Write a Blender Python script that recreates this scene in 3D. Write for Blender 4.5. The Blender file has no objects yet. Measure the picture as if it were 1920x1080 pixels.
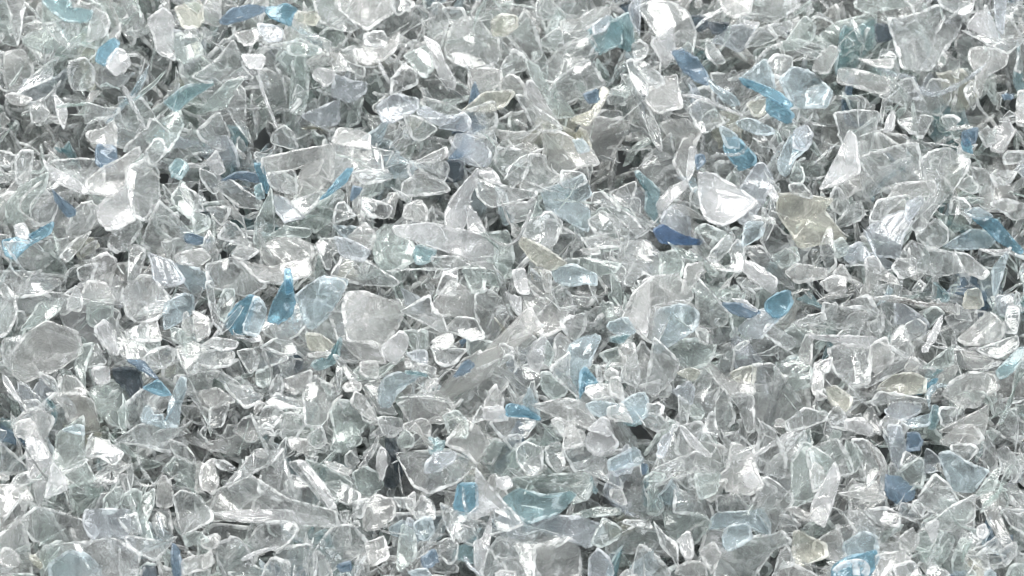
import bpy, math, random
import numpy as np
from mathutils import Vector, Matrix
from mathutils.noise import noise as mnoise

R = math.radians
random.seed(7)
rng = np.random.default_rng(11)
sc = bpy.context.scene

# ---------------------------------------------------------------- camera
PITCH = R(52)                 # looking down on the heap
DIST, WIDTH = 0.42, 0.120     # metres: distance to the heap, width of the view there
cam_d = bpy.data.cameras.new('camera')
cam = bpy.data.objects.new('camera', cam_d)
sc.collection.objects.link(cam)
CAM = Vector((0, -DIST * math.cos(PITCH), DIST * math.sin(PITCH)))
FWD = (-CAM).normalized()
cam.location = CAM
cam.rotation_euler = FWD.to_track_quat('-Z', 'Y').to_euler()
cam_d.sensor_width = 36
cam_d.lens = 36 * DIST / WIDTH
cam_d.clip_start, cam_d.clip_end = 0.01, 20
sc.camera = cam
cam_d.dof.use_dof = True
cam_d.dof.focus_distance = DIST
cam_d.dof.aperture_fstop = 60
RIGHT = FWD.cross(Vector((0, 0, 1))).normalized()
UP = RIGHT.cross(FWD).normalized()

# ---------------------------------------------------------------- light
world = bpy.data.worlds.new('World')
sc.world = world
world.use_nodes = True
bg = world.node_tree.nodes['Background']
bg.inputs['Color'].default_value = (0.945, 0.98, 1.0, 1)
bg.inputs['Strength'].default_value = 0.90

def area(name, loc, target, sx, sy, power, col):
    d = bpy.data.lights.new(name, 'AREA')
    d.shape = 'RECTANGLE'; d.size = sx; d.size_y = sy; d.energy = power; d.color = col
    o = bpy.data.objects.new(name, d)
    o.location = loc
    o.rotation_euler = (Vector(target) - Vector(loc)).to_track_quat('-Z', 'Y').to_euler()
    sc.collection.objects.link(o)
area('softbox', (-0.25, 0.55, 0.75), (0, 0, 0), 0.85, 0.60, 18, (1.0, 0.985, 0.96))
area('softbox', (0.60, -0.25, 0.70), (0, 0, 0), 0.45, 0.40, 3.6, (0.93, 0.96, 1.0))

sc.view_settings.view_transform = 'Standard'
sc.view_settings.look = 'None'
sc.view_settings.gamma = 1
sc.view_settings.exposure = 0.07
sc.cycles.max_bounces = 10
sc.cycles.transparent_max_bounces = 18
sc.cycles.transmission_bounces = 10
sc.cycles.glossy_bounces = 4
sc.cycles.diffuse_bounces = 3
sc.cycles.caustics_refractive = True
sc.cycles.caustics_reflective = False
sc.cycles.sample_clamp_indirect = 6
sc.cycles.use_denoising = True
sc.cycles.filter_width = 1.15
sc.cycles.use_adaptive_sampling = True
sc.cycles.adaptive_threshold = 0.08

# ---------------------------------------------------------------- materials
# code: (tint of light going through, colour of its frosting, share of frosting, roughness)
KINDS = {
    'c': ((0.979, 0.984, 0.984), (0.93, 0.95, 0.945), 0.032, 0.05),
    'm': ((0.978, 0.976, 0.970), (0.95, 0.95, 0.94), 0.12, 0.11),
    'w': ((0.99, 0.99, 0.99), (0.97, 0.97, 0.98), 0.20, 0.11),
    'g': ((0.940, 0.968, 0.958), (0.80, 0.87, 0.85), 0.055, 0.09),
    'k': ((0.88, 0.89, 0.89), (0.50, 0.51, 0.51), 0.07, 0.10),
    'b': ((0.90, 0.95, 0.968), (0.76, 0.86, 0.91), 0.09, 0.10),
    'B': ((0.60, 0.79, 0.865), (0.36, 0.58, 0.70), 0.13, 0.10),
    's': ((0.60, 0.70, 0.78), (0.34, 0.43, 0.52), 0.24, 0.18),
    'D': ((0.40, 0.54, 0.72), (0.26, 0.38, 0.55), 0.25, 0.15),
    't': ((0.72, 0.84, 0.86), (0.50, 0.64, 0.67), 0.16, 0.10),
    'v': ((0.935, 0.952, 0.968), (0.80, 0.84, 0.89), 0.13, 0.10),
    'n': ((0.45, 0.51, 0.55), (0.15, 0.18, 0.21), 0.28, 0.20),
    'y': ((0.958, 0.954, 0.912), (0.90, 0.89, 0.81), 0.13, 0.10),
}

def N(nt, t, **kw):
    n = nt.nodes.new(t)
    for k, v in kw.items():
        setattr(n, k, v)
    return n

def setin(n, **kw):
    for k, v in kw.items():
        n.inputs[k.replace('_', ' ')].default_value = v

def plastic(name, tint, frost, share, rough, rim=False, ribs=False):
    m = bpy.data.materials.new(name)
    m.use_nodes = True
    nt = m.node_tree
    nt.nodes.clear()
    L = nt.links.new
    out = N(nt, 'ShaderNodeOutputMaterial')
    tc = N(nt, 'ShaderNodeTexCoord')
    # gentle waviness of the moulded wall + fine scuffs
    n2 = N(nt, 'ShaderNodeTexNoise'); setin(n2, Scale=900.0, Detail=1.0, Roughness=0.6)
    mp = N(nt, 'ShaderNodeMapping'); mp.inputs['Scale'].default_value = (1, 5, 1); mp.inputs['Rotation'].default_value = (0.5, 0.3, 0.7)
    L(tc.outputs['Object'], mp.inputs['Vector']); L(mp.outputs[0], n2.inputs['Vector'])
    b2 = N(nt, 'ShaderNodeBump'); setin(b2, Strength=0.2 if not rim else 0.7, Distance=0.00014)
    L(n2.outputs[0], b2.inputs['Height'])
    nrm = b2.outputs[0]
    if ribs:
        w = N(nt, 'ShaderNodeTexWave'); setin(w, Scale=160.0, Distortion=1.5, Detail=1.0)
        w.bands_direction = 'DIAGONAL'
        L(tc.outputs['Object'], w.inputs['Vector'])
        b3 = N(nt, 'ShaderNodeBump'); setin(b3, Strength=0.9, Distance=0.0006)
        L(w.outputs['Fac'], b3.inputs['Height']); L(nrm, b3.inputs['Normal']); nrm = b3.outputs[0]
    # see-through share
    tr = N(nt, 'ShaderNodeBsdfTransparent'); tr.inputs[0].default_value = (*tint, 1)
    rf = N(nt, 'ShaderNodeBsdfGlass'); rf.inputs['Color'].default_value = (*tint, 1)
    setin(rf, Roughness=rough * 0.6, IOR=1.45); L(nrm, rf.inputs['Normal'])
    m0 = N(nt, 'ShaderNodeMixShader'); m0.inputs[0].default_value = 0.28
    gl = N(nt, 'ShaderNodeBsdfGlossy'); gl.inputs[0].default_value = (1, 1, 1, 1); setin(gl, Roughness=rough)
    L(nrm, gl.inputs['Normal'])
    fr = N(nt, 'ShaderNodeFresnel'); setin(fr, IOR=1.6); L(nrm, fr.inputs['Normal'])
    ge = N(nt, 'ShaderNodeNewGeometry')                  # the wall reflects on its outer faces only
    fm = N(nt, 'ShaderNodeMath', operation='SUBTRACT', use_clamp=True)
    L(fr.outputs[0], fm.inputs[0]); L(ge.outputs['Backfacing'], fm.inputs[1])
    mt = N(nt, 'ShaderNodeMixShader')
    L(fm.outputs[0], mt.inputs[0]); L(tr.outputs[0], mt.inputs[1]); L(gl.outputs[0], mt.inputs[2])
    L(mt.outputs[0], m0.inputs[1]); L(rf.outputs[0], m0.inputs[2])
    # frosted share: patchy haze, scuffs and dust on the wall
    df = N(nt, 'ShaderNodeBsdfDiffuse'); df.inputs[0].default_value = (*frost, 1); L(nrm, df.inputs['Normal'])
    tl = N(nt, 'ShaderNodeBsdfTranslucent'); tl.inputs[0].default_value = (*frost, 1)
    m1 = N(nt, 'ShaderNodeMixShader'); m1.inputs[0].default_value = 0.5
    L(df.outputs[0], m1.inputs[1]); L(tl.outputs[0], m1.inputs[2])
    n3 = N(nt, 'ShaderNodeTexNoise'); setin(n3, Scale=330.0 if not rim else 700.0, Detail=2.0, Roughness=0.62)
    L(tc.outputs['Object'], n3.inputs['Vector'])
    mr = N(nt, 'ShaderNodeMapRange'); L(n3.outputs[0], mr.inputs[0])
    setin(mr, From_Min=0.33, From_Max=0.68, To_Min=share * (0.05 if rim else 0.7 if share > 0.11 else 0.15), To_Max=min(1.0, share * (1.9 if rim else 1.35 if share > 0.11 else 2.4)))
    m2 = N(nt, 'ShaderNodeMixShader')
    L(mr.outputs[0], m2.inputs[0]); L(m0.outputs[0], m2.inputs[1]); L(m1.outputs[0], m2.inputs[2])
    L(m2.outputs[0], out.inputs['Surface'])
    return m

MATS, RIMS = {}, {}
for k, (tint, frost, share, rough) in KINDS.items():
    MATS[k] = plastic('plastic_' + k, tint, frost, share, rough)
    rf_ = tuple(0.55 * f + 0.45 * 0.93 for f in frost)
    if k in 'BDsn':
        rf_ = tuple(0.8 * f + 0.2 * 0.9 for f in frost)
    RIMS[k] = plastic('torn_edge_' + k, tint, rf_, 0.43, 0.15, rim=True)
RIBBED = {}
def ribbed(k):
    if k not in RIBBED:
        tint, frost, share, rough = KINDS[k]
        RIBBED[k] = plastic('ribbed_plastic_' + k, tint, frost, share, rough * 0.8, ribs=True)
    return RIBBED[k]
CODES = list(KINDS)

# ---------------------------------------------------------------- setting
tm = bpy.data.materials.new('grey_tabletop')
tm.use_nodes = True
p = tm.node_tree.nodes['Principled BSDF']
p.inputs['Base Color'].default_value = (0.13, 0.135, 0.14, 1)
p.inputs['Roughness'].default_value = 0.8
me = bpy.data.meshes.new('tabletop')
h, zt, zb = 0.6, -0.023, -0.053
vs = [(x, y, z) for z in (zt, zb) for x, y in ((-h, -h), (h, -h), (h, h), (-h, h))]
me.from_pydata(vs, [], [(0, 1, 2, 3), (7, 6, 5, 4), (0, 4, 5, 1), (1, 5, 6, 2), (2, 6, 7, 3), (3, 7, 4, 0)])
me.materials.append(tm)
top = bpy.data.objects.new('tabletop', me)
sc.collection.objects.link(top)
top['kind'] = 'structure'
top['label'] = 'plain grey surface lying hidden under the heap of flakes'

# ---------------------------------------------------------------- flake shapes
def resample(pts, n, rounding=1):
    """closed outline -> n points evenly along it, corners eased a little"""
    p = np.asarray(pts, float)
    for _ in range(rounding):
        q = np.roll(p, -1, 0)
        ln = np.linalg.norm(q - p, axis=1, keepdims=True)
        c = np.minimum(0.14, 4.0 / np.maximum(ln, 1e-6))
        p = np.stack([p + (q - p) * c, q - (q - p) * c], 1).reshape(-1, 2)
    q = np.vstack([p, p[:1]])
    s = np.r_[0, np.cumsum(np.linalg.norm(np.diff(q, axis=0), axis=1))]
    t = np.linspace(0, s[-1], n, endpoint=False)
    return np.stack([np.interp(t, s, q[:, 0]), np.interp(t, s, q[:, 1])], 1)

def centroid(p):
    x, y = p[:, 0], p[:, 1]
    x1, y1 = np.roll(x, -1), np.roll(y, -1)
    c = x * y1 - x1 * y
    a = c.sum() / 2
    if abs(a) < 1e-6:
        return p.mean(0), 0
    return np.array([((x + x1) * c).sum() / 6 / a, ((y + y1) * c).sum() / 6 / a]), abs(a)

def relief(q, size, r):
    """how the wall of a flake bends: curl, twist, creases, dents.  q: points about the centre, in units of size"""
    a = r.uniform(0, math.pi)
    d = np.array([math.cos(a), math.sin(a)]); e = np.array([-d[1], d[0]])
    u, v = q @ d, q @ e
    z = r.normal(0, 0.32) * u * u + r.normal(0, 0.14) * v * v + r.normal(0, 0.16) * u * v
    for _ in range(int(r.choice([0, 1, 1, 2]))):   # creases
        b = r.uniform(0, math.pi); f = np.array([math.cos(b), math.sin(b)])
        z = z + r.choice([-1, 1]) * r.uniform(0.2, 0.6) * np.abs(q @ f - r.uniform(-0.25, 0.25))
    if r.random() < 0.4:                        # a curled margin
        b = r.uniform(0, 2 * math.pi); f = np.array([math.cos(b), math.sin(b)])
        z = z + r.choice([-1, 1]) * r.uniform(0.8, 1.8) * np.maximum(q @ f - r.uniform(0.3, 0.55), 0) ** 1.5
    for _ in range(3):
        k = r.normal(0, 4.0, 2)
        z = z + 0.016 * np.sin(q @ k + r.uniform(0, 6.28)) + 0.009 * np.sin(q @ (k * 3.1) + r.uniform(0, 6.28))
    return z * size

FR = np.array([0.0, 0.34, 0.66, 0.88])
FR_FINE = np.array([0.0, 0.18, 0.36, 0.54, 0.70, 0.84, 0.94])
def shell(boundary, centre, rimw, place, thick, r, FR=FR):
    """boundary (n,2), centre (2,), rim width in outline units; place: (m,2)->(m,3).
    Returns verts, quads/tris, material index per face (0 wall, 1 torn edge)."""
    n = len(boundary)
    d = boundary - centre
    rad = np.linalg.norm(d, axis=1, keepdims=True)
    rimw = rimw * np.clip(1 + 0.9 * np.sin(np.arange(n)[:, None] * r.uniform(0.15, 0.5) + r.uniform(0, 6)) + 0.3 * r.normal(0, 1, (n, 1)), 0.25, 2.2)
    fin = 1 - np.minimum(rimw / np.maximum(rad, 1e-6), 0.4)
    fac = [np.full((n, 1), f) * fin for f in FR[1:]] + [fin, np.ones((n, 1))]
    rings = [centre + d * f for f in fac]
    flat = np.vstack([centre[None]] + rings)
    P = place(flat)
    nr = len(rings)
    # normals of the mid surface
    idx = lambda i, j: 1 + i * n + (j % n)
    j = np.arange(n)
    Nn = np.zeros_like(P)
    for i in range(nr):
        inner = P[0][None].repeat(n, 0) if i == 0 else P[1 + (i - 1) * n:1 + i * n]
        cur = P[1 + i * n:1 + (i + 1) * n]
        nb = np.roll(cur, -1, 0) - np.roll(cur, 1, 0)
        nn = np.cross(cur - inner, nb)
        Nn[1 + i * n:1 + (i + 1) * n] = nn
    ln = np.linalg.norm(Nn, axis=1, keepdims=True); ln[ln == 0] = 1
    Nn = Nn / ln
    Nn[0] = Nn[1:1 + n].sum(0); Nn[0] /= max(np.linalg.norm(Nn[0]), 1e-9)
    t = np.full(len(P), thick / 2)
    bead = thick / 2 * (1.0 + 0.5 * np.clip(r.normal(0.5, 0.5, n), -0.3, 1.8))
    t[1 + (nr - 2) * n:1 + (nr - 1) * n] = bead * 0.95
    t[1 + (nr - 1) * n:] = bead * 0.55
    top_, bot = P + Nn * t[:, None], P - Nn * t[:, None]
    out_dir = P[1 + (nr - 1) * n:] - P[1 + (nr - 2) * n:1 + (nr - 1) * n]
    out_dir /= np.maximum(np.linalg.norm(out_dir, axis=1, keepdims=True), 1e-9)
    nose = P[1 + (nr - 1) * n:] + out_dir * (bead * 0.8)[:, None]
    V = np.vstack([top_, bot, nose])
    o, ns = len(P), 2 * len(P)
    F, M = [], []
    jn = (j + 1) % n
    tri_t = np.stack([np.zeros(n, int), 1 + j, 1 + jn, np.full(n, -1)], 1)
    tri_b = np.stack([np.full(n, o), o + 1 + jn, o + 1 + j, np.full(n, -1)], 1)
    F += [tri_t, tri_b]; M += [np.zeros(2 * n, int)]
    for i in range(1, nr):
        a, b = 1 + (i - 1) * n, 1 + i * n
        F.append(np.stack([a + j, b + j, b + jn, a + jn], 1))
        F.append(np.stack([o + a + jn, o + b + jn, o + b + j, o + a + j], 1))
        M.append(np.full(2 * n, 1 if i == nr - 1 else 0))
    a = 1 + (nr - 1) * n
    F.append(np.stack([a + j, ns + j, ns + jn, a + jn], 1))
    F.append(np.stack([ns + j, o + a + j, o + a + jn, ns + jn], 1))
    M.append(np.full(2 * n, 1))
    return V, np.vstack(F), np.concatenate(M)

def ragged(b, c, amp, r):
    """torn outline: fine jags, a few burrs and bites"""
    d = b - c
    n = len(b)
    rad = np.linalg.norm(d, axis=1)
    jag = r.normal(0, 1, n); jag = 0.6 * jag + 0.4 * np.roll(jag, 1)
    off = amp * jag
    for _ in range(r.integers(0, 4)):
        off[r.integers(0, n)] += amp * r.uniform(3.0, 7.0)
    return b + d / np.maximum(rad, 1e-6)[:, None] * np.clip(off, -0.15 * rad, 0.3 * rad)[:, None]

def make_mesh(name, parts, mats):
    """parts: list of (V, F, M).  F rows of four, last -1 for a triangle."""
    vs, loops, starts, totals, mi = [], [], [], [], []
    vo = 0; ls = 0
    for V, F, M in parts:
        vs.append(V)
        tri = F[:, 3] < 0
        cnt = np.where(tri, 3, 4)
        Fo = F + vo
        mask = np.ones(F.shape, bool); mask[tri, 3] = False
        loops.append(Fo[mask])
        st = ls + np.r_[0, np.cumsum(cnt)[:-1]]
        starts.append(st); totals.append(cnt); mi.append(M)
        ls += cnt.sum(); vo += len(V)
    V = np.vstack(vs).astype(np.float32)
    loops = np.concatenate(loops).astype(np.int32); starts = np.concatenate(starts).astype(np.int32)
    mi = np.concatenate(mi).astype(np.int32)
    me = bpy.data.meshes.new(name)
    me.vertices.add(len(V)); me.vertices.foreach_set('co', V.ravel())
    me.loops.add(len(loops)); me.loops.foreach_set('vertex_index', loops)
    me.polygons.add(len(starts)); me.polygons.foreach_set('loop_start', starts)
    me.polygons.foreach_set('material_index', mi)
    me.polygons.foreach_set('use_smooth', np.ones(len(starts), bool))
    for m in mats:
        me.materials.append(m)
    me.update(calc_edges=True)
    me.validate()
    return me

# ---------------------------------------------------------------- a view point of the heap
cam_np, r_np, u_np, f_np = (np.array(v) for v in (CAM, RIGHT, UP, FWD))
HX = WIDTH / 2 / DIST
def rays(px):
    """photo pixels (1920 x 1080) -> directions"""
    x = (px[:, 0] - 960) / 960 * HX
    y = -(px[:, 1] - 540) / 960 * HX
    d = f_np + x[:, None] * r_np + y[:, None] * u_np
    return d
MM = 1920 / (WIDTH * 1000)       # photo pixels per millimetre

# hollows of the heap where the photo looks down into shade: place in photo pixels, radius and depth in millimetres
HOLLOWS = []
for hx, hy, hr, hd in ((430, 290, 9, 5), (600, 170, 7, 4), (1190, 300, 9, 5), (870, 320, 5, 4), (1395, 690, 8, 6), (370, 840, 6, 5), (740, 860, 7, 5),
                       (1650, 110, 7, 4), (1800, 190, 7, 5), (520, 700, 6, 4), (1270, 440, 5, 4), (1700, 770, 7, 5), (1240, 950, 6, 4), (700, 400, 5, 3),
                       (1550, 480, 5, 3), (60, 180, 8, 4), (990, 600, 5, 3), (640, 970, 5, 3), (1880, 400, 8, 4)):
    d_ = rays(np.array([[hx, hy]], float))[0]
    g_ = cam_np + d_ * (cam_np[2] / -d_[2])
    HOLLOWS.append((g_[0], g_[1], hr / 1000, hd / 1000))

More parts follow.
